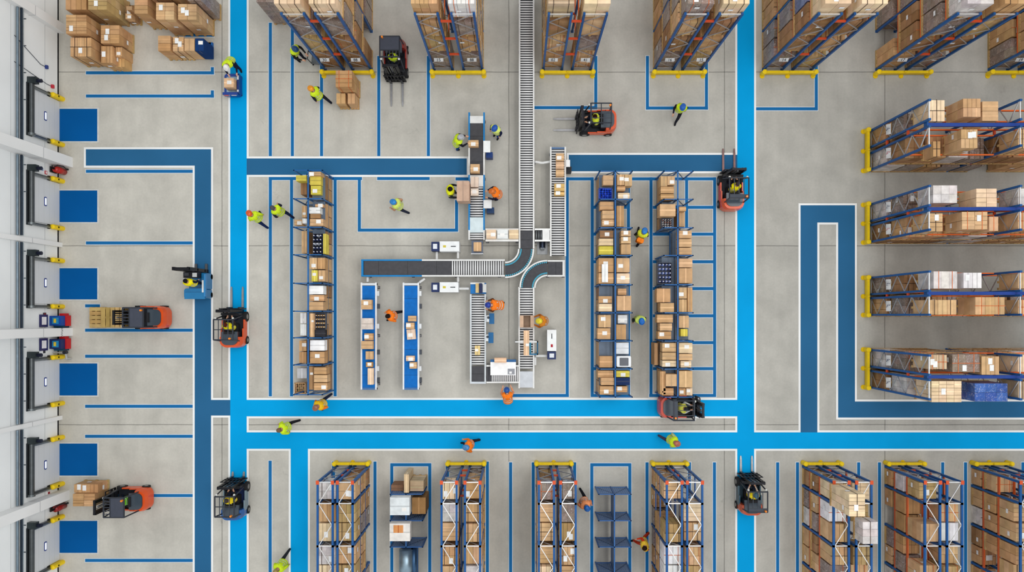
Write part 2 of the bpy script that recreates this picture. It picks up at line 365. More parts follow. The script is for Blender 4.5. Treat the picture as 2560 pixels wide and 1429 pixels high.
def load(x0, y0, x1, y1, z0, z1, sty, label, group, pallet=True, straps=None, along='x', rng=R, stick=None):
    if x0 > x1: x0, x1 = x1, x0
    if y0 > y1: y0, y1 = y1, y0
    base, m, _ = STY[sty]
    w, d, h = x1 - x0, y1 - y0, z1 - z0
    t = thing('pallet_load' if pallet else 'carton_stack', label, 'pallet load' if pallet else 'carton stack', ((x0 + x1) / 2, (y0 + y1) / 2, z0), 0, group)
    zb = 0
    if pallet:
        b = MB(); pallet_mesh(b, w, d, 0, WOOD, along); b.build('pallet', 'card', t); zb = .141
    b = MB()
    iw, idp = w - .03, d - .03
    nx = max(1, round(iw / rng.choice((.36, .45, .55)))); ny = max(1, round(idp / rng.choice((.36, .45, .55)))); nz = max(1, round((h - zb) / rng.choice((.3, .38, .48))))
    if sty == 'wood': nx, ny, nz = (1, 7, max(2, nz + 1)) if along == 'x' else (7, 1, max(2, nz + 1))
    g = .007 if m == 'card' else .004
    cx, cy, cz = iw / nx, idp / ny, (h - zb) / nz
    for k in range(nz):
        for i in range(nx):
            for j in range(ny):
                if 0 < i < nx - 1 and 0 < j < ny - 1 and k < nz - 1: continue
                a = -iw / 2 + i * cx; c = -idp / 2 + j * cy; e = zb + k * cz
                col = jit(base, 11, rng); lift = rng.uniform(-.006, .006) if k == nz - 1 else 0
                b.bx(a + g, a + cx - g, c + g, c + cy - g, e + g * .5, e + cz + lift - g * .5, col)
                if k == nz - 1 and m == 'card' and sty != 'wood':
                    tc = tuple(v * .86 for v in col) if rng.random() < .6 else tuple(min(255, v * 1.1) for v in col)
                    zt = e + cz + lift
                    if cx > cy: b.bx(a + g, a + cx - g, c + cy / 2 - .022, c + cy / 2 + .022, zt - .002, zt + .002, tc)
                    else: b.bx(a + cx / 2 - .022, a + cx / 2 + .022, c + g, c + cy - g, zt - .002, zt + .002, tc)
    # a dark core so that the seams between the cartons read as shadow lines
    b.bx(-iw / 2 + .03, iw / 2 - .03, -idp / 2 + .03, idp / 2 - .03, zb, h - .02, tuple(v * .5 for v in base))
    b.build('timber_bundle' if sty == 'wood' else 'carton_block', m, t)
    if straps if straps is not None else (rng.random() < .5):
        b = MB(); sc = (70, 52, 40) if rng.random() < .7 else (208, 110, 60)
        for u in ((-.28, .28) if w > .8 else (0,)): x = u * w; b.bx(x - .012, x + .012, -d / 2, d / 2, h + .004, h + .01, sc); b.bx(x - .012, x + .012, -d / 2 - .003, -d / 2 + .002, zb, h, sc); b.bx(x - .012, x + .012, d / 2 - .002, d / 2 + .003, zb, h, sc)
        if rng.random() < .6: b.bx(-w / 2, w / 2, -.012, .012, h + .004, h + .01, sc)
        b.build('strap', 'paint', t)
    if stick if stick is not None else (rng.random() < .38):
        for q in range(rng.choice((1, 1, 2))):
            b = MB(); sx, sy = rng.uniform(-.3, .3) * w, rng.uniform(-.3, .3) * d; b.bx(sx - .09, sx + .09, sy - .13, sy + .13, h + .011 + q * .002, h + .013 + q * .002, (238, 238, 236)); b.build('shipping_label', 'matte', t)
        q = rng.uniform(-.3, .3); zz = zb + (h - zb) * rng.uniform(.4, .8); ws = (236, 236, 236)
        b = MB(); (b.bx(w / 2, w / 2 + .004, q * d - .1, q * d + .1, zz - .14, zz, ws) if x0 < 0 else b.bx(-w / 2 - .004, -w / 2, q * d - .1, q * d + .1, zz - .14, zz, ws)); b.build('shipping_label', 'matte', t)
        b = MB(); (b.bx(q * w - .1, q * w + .1, -d / 2 - .004, -d / 2, zz - .14, zz, ws) if y0 > 0 else b.bx(q * w - .1, q * w + .1, d / 2, d / 2 + .004, zz - .14, zz, ws)); b.build('shipping_label', 'matte', t)
    return t
def load_px(r, z0, z1, sty, label, group, **k):
    """a load given by the outline of its top as seen in the photograph"""
    x0, y0 = P(r[0], r[1], z1); x1, y1 = P(r[2], r[3], z1)
    return load(x0, y0, x1, y1, z0, z1, sty, label, group, **k)

CW = {(196, 154, 110): 'kraft'}
def carton(x0, y0, x1, y1, z0, z1, col, label, group=None, name='carton', rng=R, rz=0.0, stick=None, mat_='card', opened=False, cat=None):
    if x0 > x1: x0, x1 = x1, x0
    if y0 > y1: y0, y1 = y1, y0
    w, d, h = x1 - x0, y1 - y0, z1 - z0
    b = MB()
    if opened:
        q = .012
        b.bx(-w / 2, w / 2, -d / 2, d / 2, 0, .02, tuple(v * .7 for v in col))
        for s in (-1, 1): b.bx(s * w / 2 - q, s * w / 2, -d / 2, d / 2, 0, h, col) if s > 0 else b.bx(-w / 2, -w / 2 + q, -d / 2, d / 2, 0, h, col)
        for s in (-1, 1): b.bx(-w / 2, w / 2, s * (d / 2) - (q if s > 0 else 0), s * (d / 2) + (0 if s > 0 else q), 0, h, jit(col, 6))
    else:
        b.bx(-w / 2, w / 2, -d / 2, d / 2, 0, h, col)
        s = tuple(v * .62 for v in col)     # the line where the two top flaps meet
        if w > d: b.bx(-w / 2, w / 2, -.004, .004, h - .001, h + .001, s)
        else: b.bx(-.004, .004, -d / 2, d / 2, h - .001, h + .001, s)
        b.bx(-w / 2 - .001, w / 2 + .001, -d / 2 - .001, d / 2 + .001, h - .05, h - .045, tuple(v * .8 for v in col))
    o = b.build(name, mat_)
    o.location = ((x0 + x1) / 2, (y0 + y1) / 2, z0); o.rotation_euler = (0, 0, rz)
    tag(o, label, cat or name.replace('_', ' '), group)
    if opened:
        b = MB(); q = .16
        for s in (-1, 1):
            b.add([(s * w / 2, -d / 2, h), (s * w / 2, d / 2, h), (s * (w / 2 + q), d / 2, h + .06), (s * (w / 2 + q), -d / 2, h + .06)], [(0, 1, 2, 3)], jit(col, 8))
        b.build('flap', 'card', o)
    elif name == 'carton':
        tcol = tuple(v * .88 for v in col) if rng.random() < .5 else tuple(min(255, v * 1.12) for v in col)
        b = MB()
        if w > d: b.bx(-w / 2 - .002, w / 2 + .002, -.03, .03, h + .001, h + .003, tcol); b.bx(-w / 2 - .003, -w / 2, -.03, .03, h * .7, h, tcol); b.bx(w / 2, w / 2 + .003, -.03, .03, h * .7, h, tcol)
        else: b.bx(-.03, .03, -d / 2 - .002, d / 2 + .002, h + .001, h + .003, tcol); b.bx(-.03, .03, -d / 2 - .003, -d / 2, h * .7, h, tcol); b.bx(-.03, .03, d / 2, d / 2 + .003, h * .7, h, tcol)
        b.build('tape', 'paint', o)
        if stick if stick is not None else rng.random() < .4:
            b = MB(); sw = min(.11, w * .3); sx, sy = rng.uniform(-.25, .25) * w, rng.uniform(-.2, .2) * d
            b.bx(sx - sw, sx + sw, sy - sw * .8, sy + sw * .8, h + .004, h + .006, (240, 238, 234)); b.build('shipping_label', 'matte', o)
    return o
def carton_px(r, z0, z1, col, label, group=None, **k):
    x0, y0 = P(r[0], r[1], z1); x1, y1 = P(r[2], r[3], z1)
    return carton(x0, y0, x1, y1, z0, z1, col, label, group, **k)

# ================================================================ pallet racks
ORD = ['first', 'second', 'third', 'fourth', 'fifth', 'sixth', 'seventh']
def rack(label, axis, frames, rows, Ht, levels, bcol=ORANGE, top=False, spacer=True, signs=(), brace_c=(196, 194, 196), front=1, pitch=.8, group=None):
    """axis: the direction the rack runs in. frames: its frame positions along it, rows: (v0, v1) depth ranges across it."""
    sw = (lambda u, v, z: (v, u, z)) if axis == 'y' else (lambda u, v, z: (u, v, z))
    u0 = frames[0]; vm = (rows[0][0] + rows[-1][1]) / 2
    o = sw(u0, vm, 0)
    t = thing('pallet_rack', label, 'pallet rack', o, 0, group)
    def L(u, v, z): p = sw(u, v, z); return (p[0] - o[0], p[1] - o[1], p[2])
    def box(b, ua, ub, va, vb, z0, z1, col): p = L(ua, va, z0); q = L(ub, vb, z1); b.bx(p[0], q[0], p[1], q[1], z0, z1, col)
    for fi, u in enumerate(frames):
        for v0, v1 in rows:
            for v in (v0, v1):
                s = .05 if v == v0 else -.05
                b = MB(); c = jit(RBLUE, 5)
                box(b, u - .05, u + .05, v + s - .045, v + s + .045, 0, Ht, c); box(b, u - .06, u + .06, v + s - .07, v + s + .07, 0, .02, c)
                b.build('upright', 'paint', t)
            b = MB(); z = .25; k = 0
            box(b, u - .02, u + .02, v0 + .08, v1 - .08, Ht - .1, Ht - .05, (236, 236, 236)); box(b, u - .02, u + .02, v0 + .08, v1 - .08, .22, .26, brace_c)
            while z + pitch * .5 < Ht - .1:
                z2 = min(z + pitch, Ht - .1); a, c2 = (v0 + .08, v1 - .08) if k % 2 else (v1 - .08, v0 + .08)
                b.bar(L(u, a, z), L(u, c2, z2), .035, .035, brace_c); z = z2; k += 1
            b.build('frame_brace', 'metal', t)
    for fa, fb in zip(frames, frames[1:]):
        for z in levels:
            for v0, v1 in rows:
                for v in (v0 + .03, v1 - .03):
                    b = MB(); box(b, fa + (.06 if fb > fa else -.06), fb - (.06 if fb > fa else -.06), v - .025, v + .025, z - .13, z, jit(bcol, 6)); b.build('beam', 'paint', t)
        if top:
            for v0, v1 in rows:
                for v in (v0 + .05, v1 - .05): b = MB(); box(b, fa, fb, v - .045, v + .045, Ht - .09, Ht, RBLUE); b.build('top_beam', 'paint', t)
                b = MB(); n = max(1, round(abs(fb - fa) / .86)); st = (fb - fa) / n
                for i in range(n):
                    q = i + round((fa - frames[0]) / st)
                    a, c2 = (v0 + .09, v1 - .09) if q % 2 else (v1 - .09, v0 + .09)
                    b.bar(L(fa + st * i, a, Ht - .03), L(fa + st * (i + 1), c2, Ht - .03), .035, .03, (226, 224, 222))
                b.build('top_brace', 'metal', t)
    if top:
        for v0, v1 in rows:
            for v in (v0 + .05, v1 - .05):
                b = MB(); box(b, frames[0] - .09, frames[0] + .09, v - .07, v + .07, Ht, Ht + .02, (212, 84, 44)); b.build('corner_cap', 'paint', t)
    if spacer and len(rows) > 1:
        for u in frames[:2]:
            for z in levels:
                b = MB(); box(b, u - .04, u + .04, rows[0][1] - .02, rows[1][0] + .02, z - .12, z - .02, (206, 76, 38)); b.build('row_spacer', 'paint', t)
    for txt, v, z, red in signs:
        if axis == 'y':
            sg = MB((v - o[0], frames[0] - o[1] - front * .10, z))
            cs = [(-.22, .075), (.22, .075), (.22, -.075), (-.22, -.075)]
            vs = [(x, -front * (.01) + (y * .8), .02 + y * .9) for x, y in cs]
            sg.add(vs + [(x, y + .012, zz - .012) for x, y, zz in vs], [(0, 1, 2, 3), (3, 2, 1, 0), (7, 6, 5, 4), (0, 4, 5, 1), (2, 6, 7, 3)], (240, 240, 240))
            s_ = sg.build('aisle_sign', 'matte', t)
            text_mesh(txt, .2, (24, 24, 26), 'lettering', s_, (v - o[0], frames[0] - o[1] - front * .10 - .018, z + .03), (math.radians(48), 0, 0))
        else:
            sg = MB((frames[0] - o[0] - .10, v - o[1], z))
            vs = [(-.075, -.24, -.075), (.075, -.24, .075), (.075, .24, .075), (-.075, .24, -.075)]
            sg.add(vs + [(x + .012, y, zz - .012) for x, y, zz in vs], [(0, 1, 2, 3), (3, 2, 1, 0), (7, 6, 5, 4)], (240, 240, 240))
            s_ = sg.build('aisle_sign', 'matte', t)
            text_mesh(txt, .2, (186, 30, 56) if red else (26, 40, 90), 'lettering', s_, (frames[0] - o[0] - .108, v - o[1], z + .010), (0, math.radians(-45), math.radians(90)))
    return t
def guard(a, b_, label, axis='x', mid=True, drop=0, group=None):
    """yellow end-of-aisle guard rail from a to b_ (world points on the floor)"""
    t = thing('rack_guard', label, 'guard rail', ((a[0] + b_[0]) / 2, (a[1] + b_[1]) / 2, 0), 0, group)
    L = math.hypot(b_[0] - a[0], b_[1] - a[1]) / 2
    A = (lambda u, v, z: (u, v, z)) if axis == 'x' else (lambda u, v, z: (v, u, z))
    m = MB(); p, q = A(-L, -.06, .24), A(L, .06, .4); m.bx(p[0], q[0], p[1], q[1], .24, .40, YEL); p, q = A(-L, -.045, .08), A(L, .045, .2); m.bx(p[0], q[0], p[1], q[1], .08, .2, tuple(c * .9 for c in YEL)); m.build('rail', 'paint', t)
    for u in (-L + .06, L - .06) + ((0,) if mid else ()):
        m = MB(); p = A(u, 0, 0); r = .12 if u else .06
        m.cyl((p[0], p[1], 0), (p[0], p[1], .44), r, YEL, 10); m.cyl((p[0], p[1], .44), (p[0], p[1], .48), r, YEL, 10, r * .6)
        p2 = A(u, drop * .09, 0); m.cyl((p2[0], p2[1], 0), (p2[0], p2[1], .03), .12, tuple(c * .92 for c in YEL), 10); m.build('post', 'paint', t)
    return t

# ---- upper row: seven double racks seen from their ends
TX = [(811, 931), (1083, 1208), (1356, 1479), (1634, 1755), (1906, 2030), (2189, 2314), (2470, 2596)]
TS = [('30', '88'), ('15', '88'), ('02', '41'), ('16', '15'), ('14', None), ('17', None), ('19', None)]
TR = ['upper rack behind the two-tier carton pallet', 'upper rack beside the red reach truck', 'upper rack just past the long roller conveyor', 'upper rack over the U-shaped floor line', 'upper rack beside the bright blue lane', 'upper rack with long bare floor before it', 'upper rack cut off by the photo corner']
TN = ['first upper rack', 'second upper rack', 'third upper rack', 'fourth upper rack', 'fifth upper rack', 'sixth upper rack', 'last upper rack']
TLV = (2.2, 4.1, 6.0)
TOPS = [('cream', 'cream'), ('kraft', 'white'), ('wood', 'cream'), ('wrap', 'cream'), ('cream', 'cream'), ('wrapwhite', 'kraft'), ('dark', 'wrap')]
LVN = ['on the floor', 'on the low beams', 'on the high beams', 'on top']
ft = [fy(174), fy(79), fy(-17)]
for i, (a, b) in enumerate(TX):
    rows = [(fx(a), fx(a) + 1.02), (fx(b) - 1.02, fx(b))]
    sg = [(TS[i][0], rows[0][0] + .46, 1.66, 0)] + ([(TS[i][1], rows[1][1] - .46, 1.66, 0)] if TS[i][1] else [])
    rack('blue and orange tall pallet ' + TR[i], 'y', ft, rows, 6.7, TLV, signs=sg, group=None)
    guard((fx(a - 4), fy(186)), (fx(b + 5), fy(186)), 'yellow guard rail at the foot of the ' + TR[i].replace('upper rack', 'tall rack'), drop=-1)
    near = 1 if (a + b) / 2 < NX else 0
    sides = ['wrapblue' if i == 4 else 'wrap', 'wrap', 'dark', 'kraft', 'wrap']
    for r in (0, 1):
        rn = 'lane-side half' if r == near else 'outer half'
        cells = [(0, l, k) for l in range(4) for k in (0, 1) if k == 0 or (r == near and l < 3)]
        if r == near: cells += [(1, l, k) for l in (0, 1) for k in (0, 1)]
        for bay, l, k in cells:
            if R.random() < .05 and not (bay == 0 and k == 0): continue
            z0 = (0, 2.2, 4.1, 6.0)[l] + .004; hh = (R.uniform(1.6, 1.95), R.uniform(1.4, 1.65), R.uniform(1.45, 1.68), 1.4)[l]
            ya = ft[bay] + .075 + k * .89; sty = TOPS[i][r] if l == 3 else (R.choice(['wrap', 'kraft', 'dark', 'wrap', 'olive', 'tan']) if k == 0 and bay == 0 else R.choice(sides))
            pos = ('end', 'second', 'third', 'fourth')[bay * 2 + k]
            load(rows[r][0] - .03, ya, rows[r][1] + .03, ya + .86, z0, z0 + hh, sty, f'{STY[sty][2]} load {LVN[l]}, {pos} column, {rn}, {TN[i]}', f'pallet loads in the {TN[i]}')

# ---- side racks running off to the right edge
RY = [(327, 429), (510, 608), (692, 789), (871, 969)]
RN = ['uppermost side rack', 'second side rack', 'third side rack', 'lowest side rack']
RS = [[('01', 0), ('32', 1)], [('11', 0), ('21', 1)], [('12', 0), ('22', 0)], [('05', 0), ('35', 0)]]
fr = [fx(2172), fx(2366), fx(2560)]
RTOP = [[(0, (2320, 249, 2363, 304), 'cream'), (0, (2407, 245, 2453, 293), 'tan'), (0, (2455, 252, 2497, 303), 'tan'), (1, (2402, 322, 2445, 371), 'tan'), (1, (2540, 322, 2596, 371), 'tan'), (1, (2332, 352, 2352, 392), 'kraft')],
        [(0, (2332, 462, 2394, 508), 'wrapwhite'), (0, (2440, 470, 2493, 518), 'cream'), (0, (2536, 470, 2590, 514), 'wrapwhite'), (1, (2315, 532, 2358, 579), 'tan'), (1, (2404, 528, 2470, 574), 'tan'), (1, (2472, 540, 2497, 578), 'tan'), (1, (2544, 530, 2596, 574), 'tan')],
        [(0, (2333, 677, 2394, 722), 'wrapwhite'), (0, (2408, 680, 2455, 721), 'white'), (0, (2508, 681, 2592, 722), 'tan'), (1, (2317, 748, 2392, 787), 'tan'), (1, (2437, 741, 2513, 787), 'tan'), (1, (2540, 748, 2598, 787), 'tan')],
        [(0, (2310, 893, 2368, 931), 'wood'), (0, (2380, 892, 2450, 938), 'wrap'), (0, (2453, 897, 2499, 945), 'tan'), (0, (2502, 893, 2590, 938), 'cream'), (1, (2328, 951, 2405, 1006), 'cream'), (1, (2436, 957, 2520, 1004), 'navy'), (1, (2524, 952, 2596, 998), 'wood')]]
for i, (a, b) in enumerate(RY):
    rows = [(fy(a) - .92, fy(a)), (fy(b), fy(b) + .92)]
    rw = [tuple(sorted(r)) for r in rows]
    zl = (1.85, 3.7)
    sg = [(RS[i][0][0], (rw[0][0] + rw[0][1]) / 2, 2.1, RS[i][0][1]), (RS[i][1][0], (rw[1][0] + rw[1][1]) / 2, 2.1, RS[i][1][1])]
    rack('blue pallet rack with orange beams, ' + RN[i] + ' running off the photo edge', 'x', fr, [rw[1], rw[0]], 5.36, zl, signs=sg, brace_c=(190, 190, 192), pitch=.62)
    guard((fx(2162), fy(b + 1)), (fx(2162), fy(a - 1)), 'upright yellow guard rail at the end of the ' + RN[i], axis='y', drop=-1)
    b = MB(); b.bx(.08, fr[-1] - fr[0], -.07, .07, 4.9, 5.06, (36, 66, 142)); b.bx(.02, .08, -.16, .16, 4.85, 5.1, RBLUE); q_ = [o for o in COL.objects if o.name.startswith('pallet_rack')][-1]; b.build('tie_beam', 'paint', q_)
    for j, (r, px, sty) in enumerate(RTOP[i]):
        z1 = 5.05 if px[2] - px[0] > 24 else 4.6
        s = (H - z1) / H; x0, x1 = fx(px[0]) * s, fx(px[2]) * s; y1, y0 = fy(px[1]) * s, fy(px[3]) * s
        x0 = max(x0, fr[0] + .1)
        if i == 3 and r == 0: y0 += .13; y1 += .13
        if x0 < fr[1] < x1:
            if fr[1] - x0 > x1 - fr[1]: x1 = fr[1] - .07
            else: x0 = fr[1] + .07
        load(x0, y0, x1, y1, 3.704, z1, sty, f'{STY[sty][2]} load, {("first", "second", "third", "fourth")[[q[0] for q in RTOP[i][:j + 1]].count(r) - 1]} on top of {("upper half", "lower half")[r]} of {RN[i]}', 'pallet loads in the ' + RN[i], along='y')
    near = 1 if i < 3 else 0
    for r in (0, 1):
        for l, z0, hm in ((0, 0, 1.6), (1, 1.85, 1.55)):
            for k in range(8 if r == near else 1):
                if k > 0 and R.random() < .1: continue
                x0 = fr[k // 4] + .1 + (k % 4) * .94
                sty = R.choice(['wrap', 'kraft', 'dark', 'tan', 'wrapwhite', 'wrap'])
                load(x0, rw[r][0] - .03, x0 + .89, rw[r][1] + .03, z0 + .004, z0 + R.uniform(hm - .4, hm), sty, f'{STY[sty][2]} load {LVN[l]}, {("end", "second", "third", "fourth", "fifth", "sixth", "seventh", "eighth")[k]} column, {("upper", "lower")[r]} half of {RN[i]}', 'pallet loads in the ' + RN[i], along='y')

# ---- lower row
BX = [(840, 924), (1120, 1212), (1340, 1428), (1629, 1714), (2006, 2096), (2212, 2301), (2428, 2517)]
BN = ['first lower rack', 'second lower rack', 'third lower rack', 'fourth lower rack', 'fifth lower rack', 'sixth lower rack', 'last lower rack']
BR = ['just past the blue side lane', 'after the half-filled shelving unit', 'before the empty shelving unit', 'after the empty shelving unit', 'with cartons jutting above its top', 'second from the photo edge', 'cut by the photo corner']
fb_ = [fy(1165), fy(1213), fy(1309), fy(1405), fy(1462)]
for i, (a, b) in enumerate(BX):
    rows = [(fx(a), fx(a) + .78), (fx(b) - .78, fx(b))]
    rack('blue lower pallet rack with white zigzag top bracing, ' + BR[i], 'y', fb_, rows, 3.5, (1.0, 2.1), bcol=(206, 92, 44) if i > 3 else (60, 92, 148), top=True)
    guard((fx(a - 2), fy(1155)), (fx(b + 2), fy(1155)), 'yellow guard rail heading the lower rack ' + BR[i], drop=0)
    near = 1 if (a + b) / 2 < NX else 0
    for r in (0, 1):
        hn = ('lane-wall half', 'far half')[r]
        for l, z0 in ((0, 0), (1, 1.004), (2, 2.104)):
            if r != near and l < 2: continue
            q = 0
            for bay in range(4):
                ya, yb = fb_[bay] - .08, fb_[bay + 1] + .08
                n = 1 if ya - yb < 1.3 else 2
                for k in range(n):
                    q += 1
                    if R.random() < (.10 if l == 2 else .08): continue
                    c = (ya - yb) / n; y1 = ya - k * c; y0 = y1 - c + .03
                    if l == 2: sty = R.choice(['tan', 'kraft', 'tan', 'cream', 'olive', 'white' if R.random() < .4 else 'tan', 'wrap', 'wrapwhite'] if i != 3 else ['cream', 'cream', 'olive', 'white', 'tan'])
                    else: sty = R.choice(['kraft', 'wrap', 'dark', 'tan', 'wrapwhite' if i > 3 else 'kraft'])
                    mx = (.84, .92, 1.2)[l]
                    load(rows[r][0] - .02, y0, rows[r][1] + .02, y1, z0 + .004, z0 + R.uniform(mx - .25, mx), sty,
                         f'{STY[sty][2]} stack, {("floor", "middle", "upper")[l]} tier, {ORD[q - 1]} from guard rail, {("dock-side", "far")[r]} half, {BN[i]}', 'carton stacks in the ' + BN[i], pallet=R.random() < .4 and l < 2)
load(fx(1998), fy(1216), fx(2034), fy(1167), 3.51, 5.4, 'cream', 'tall cream carton stack jutting above the top of the fifth lower rack', None)
load(fx(2051), fy(1290), fx(2086), fy(1240), 3.51, 4.4, 'wrapwhite', 'pale film-wrapped stack on the fifth lower rack, lower of its two jutting stacks', None)
# ================================================================ open shelving units
def shelving(label, x0, xs, x1, frames, Hs, name='shelving_unit', panels=False, shelves=True, tiers=(.12, .75, 1.38), sides=(1,), skip=()):
    t = thing(name, label, 'shelving unit', (fx(xs), fy(frames[0]), 0))
    ox, oy = fx(xs), fy(frames[0]); SB = (30, 96, 160) if not panels else (52, 98, 156)
    X0, X1 = fx(x0) - ox, fx(x1) - ox
    for i, f in enumerate(frames):
        y = fy(f) - oy
        b = MB()
        for x in (X0 + .03, 0, X1 - .03): b.bx(x - .03, x + .03, y - .025, y + .025, 0, Hs, jit(SB, 6))
        for z in (Hs - .03, .1): b.bx(X0, X1, y - .02, y + .02, z - .03, z + .03, jit(SB, 6))
        b.bar((X0 + .03, y, .2), (0, y, Hs - .1), .03, .03, (40, 62, 92)); b.bar((X1 - .03, y, .2), (0, y, Hs - .1), .03, .03, (40, 62, 92))
        b.build('cross_frame', 'paint', t)
        if panels:
            for xa, xb in ((X0 + .06, -.05), (.05, X1 - .06)):
                b = MB(); n = 7
                for k in range(n): xx = xa + (xb - xa) * (k + .5) / n; b.bx(xx - abs(xb - xa) / n * .40, xx + abs(xb - xa) / n * .40, y - .008, y + .008, .2, Hs - .08, (112, 136, 168))
                for k in range(9): z = .25 + (Hs - .4) * k / 8; b.bx(xa, xb, y - .012, y + .012, z - .012, z + .012, (60, 92, 140))
                b.build('mesh_panel', 'paint', t)
        if i: 
            ya = fy(frames[i - 1]) - oy
            b = MB(); b.bx(-.03, .03, y, ya, Hs - .06, Hs, jit(SB, 5)); b.bx(-.02, .02, y, ya, .3, .36, SB)
            if panels: b.bx(-.012, .012, y + .03, ya - .03, .3, Hs - .06, (96, 122, 158))
            b.build('spine_rail', 'paint', t)
    if shelves:
        for i in range(len(frames) - 1):
            ya, yb = fy(frames[i]) - oy - .03, fy(frames[i + 1]) - oy + .03
            for z in tiers:
                for sd in sides:
                    if (i, sd) in skip: continue
                    b = MB(); b.bx(.035 if sd else X0 + .07, X1 - .07 if sd else -.035, yb, ya, z - .03, z, (96, 110, 128)); b.build('shelf_board', 'paint', t)
    return t
YC = (214, 196, 84); BK = (52, 52, 56); GW = (214, 214, 216)
SH = {}
S1F = (446, 513, 580, 645, 712, 778, 841, 905, 975); S2F = (449, 515, 582, 647, 716, 782, 848, 914, 980); S3F = S2F
shelving('double-sided blue shelving unit filled with cartons, nearest the dock doors', 765, 800, 835, S1F, 2.05)
shelving('double-sided blue shelving unit between conveyor area and the blue-hatted worker', 1486, 1524, 1565, S2F, 2.15, sides=(0, 1), skip=((1, 1),))
shelving('double-sided blue shelving unit beside the ladder-like floor lines', 1637, 1671, 1708, S3F, 2.15, sides=(0, 1), skip=((0, 1), (1, 1), (2, 0)))
LK = {KRAFT: 'kraft', TAN: 'tan', CREAM: 'cream', YC: 'yellow-green', WHITE: 'white', BK: 'black', GW: 'pale grey', DKRAFT: 'dark brown', NAVY: 'navy'}
k_, t_, c_, w_, y_, d_ = KRAFT, TAN, CREAM, WHITE, YC, DKRAFT
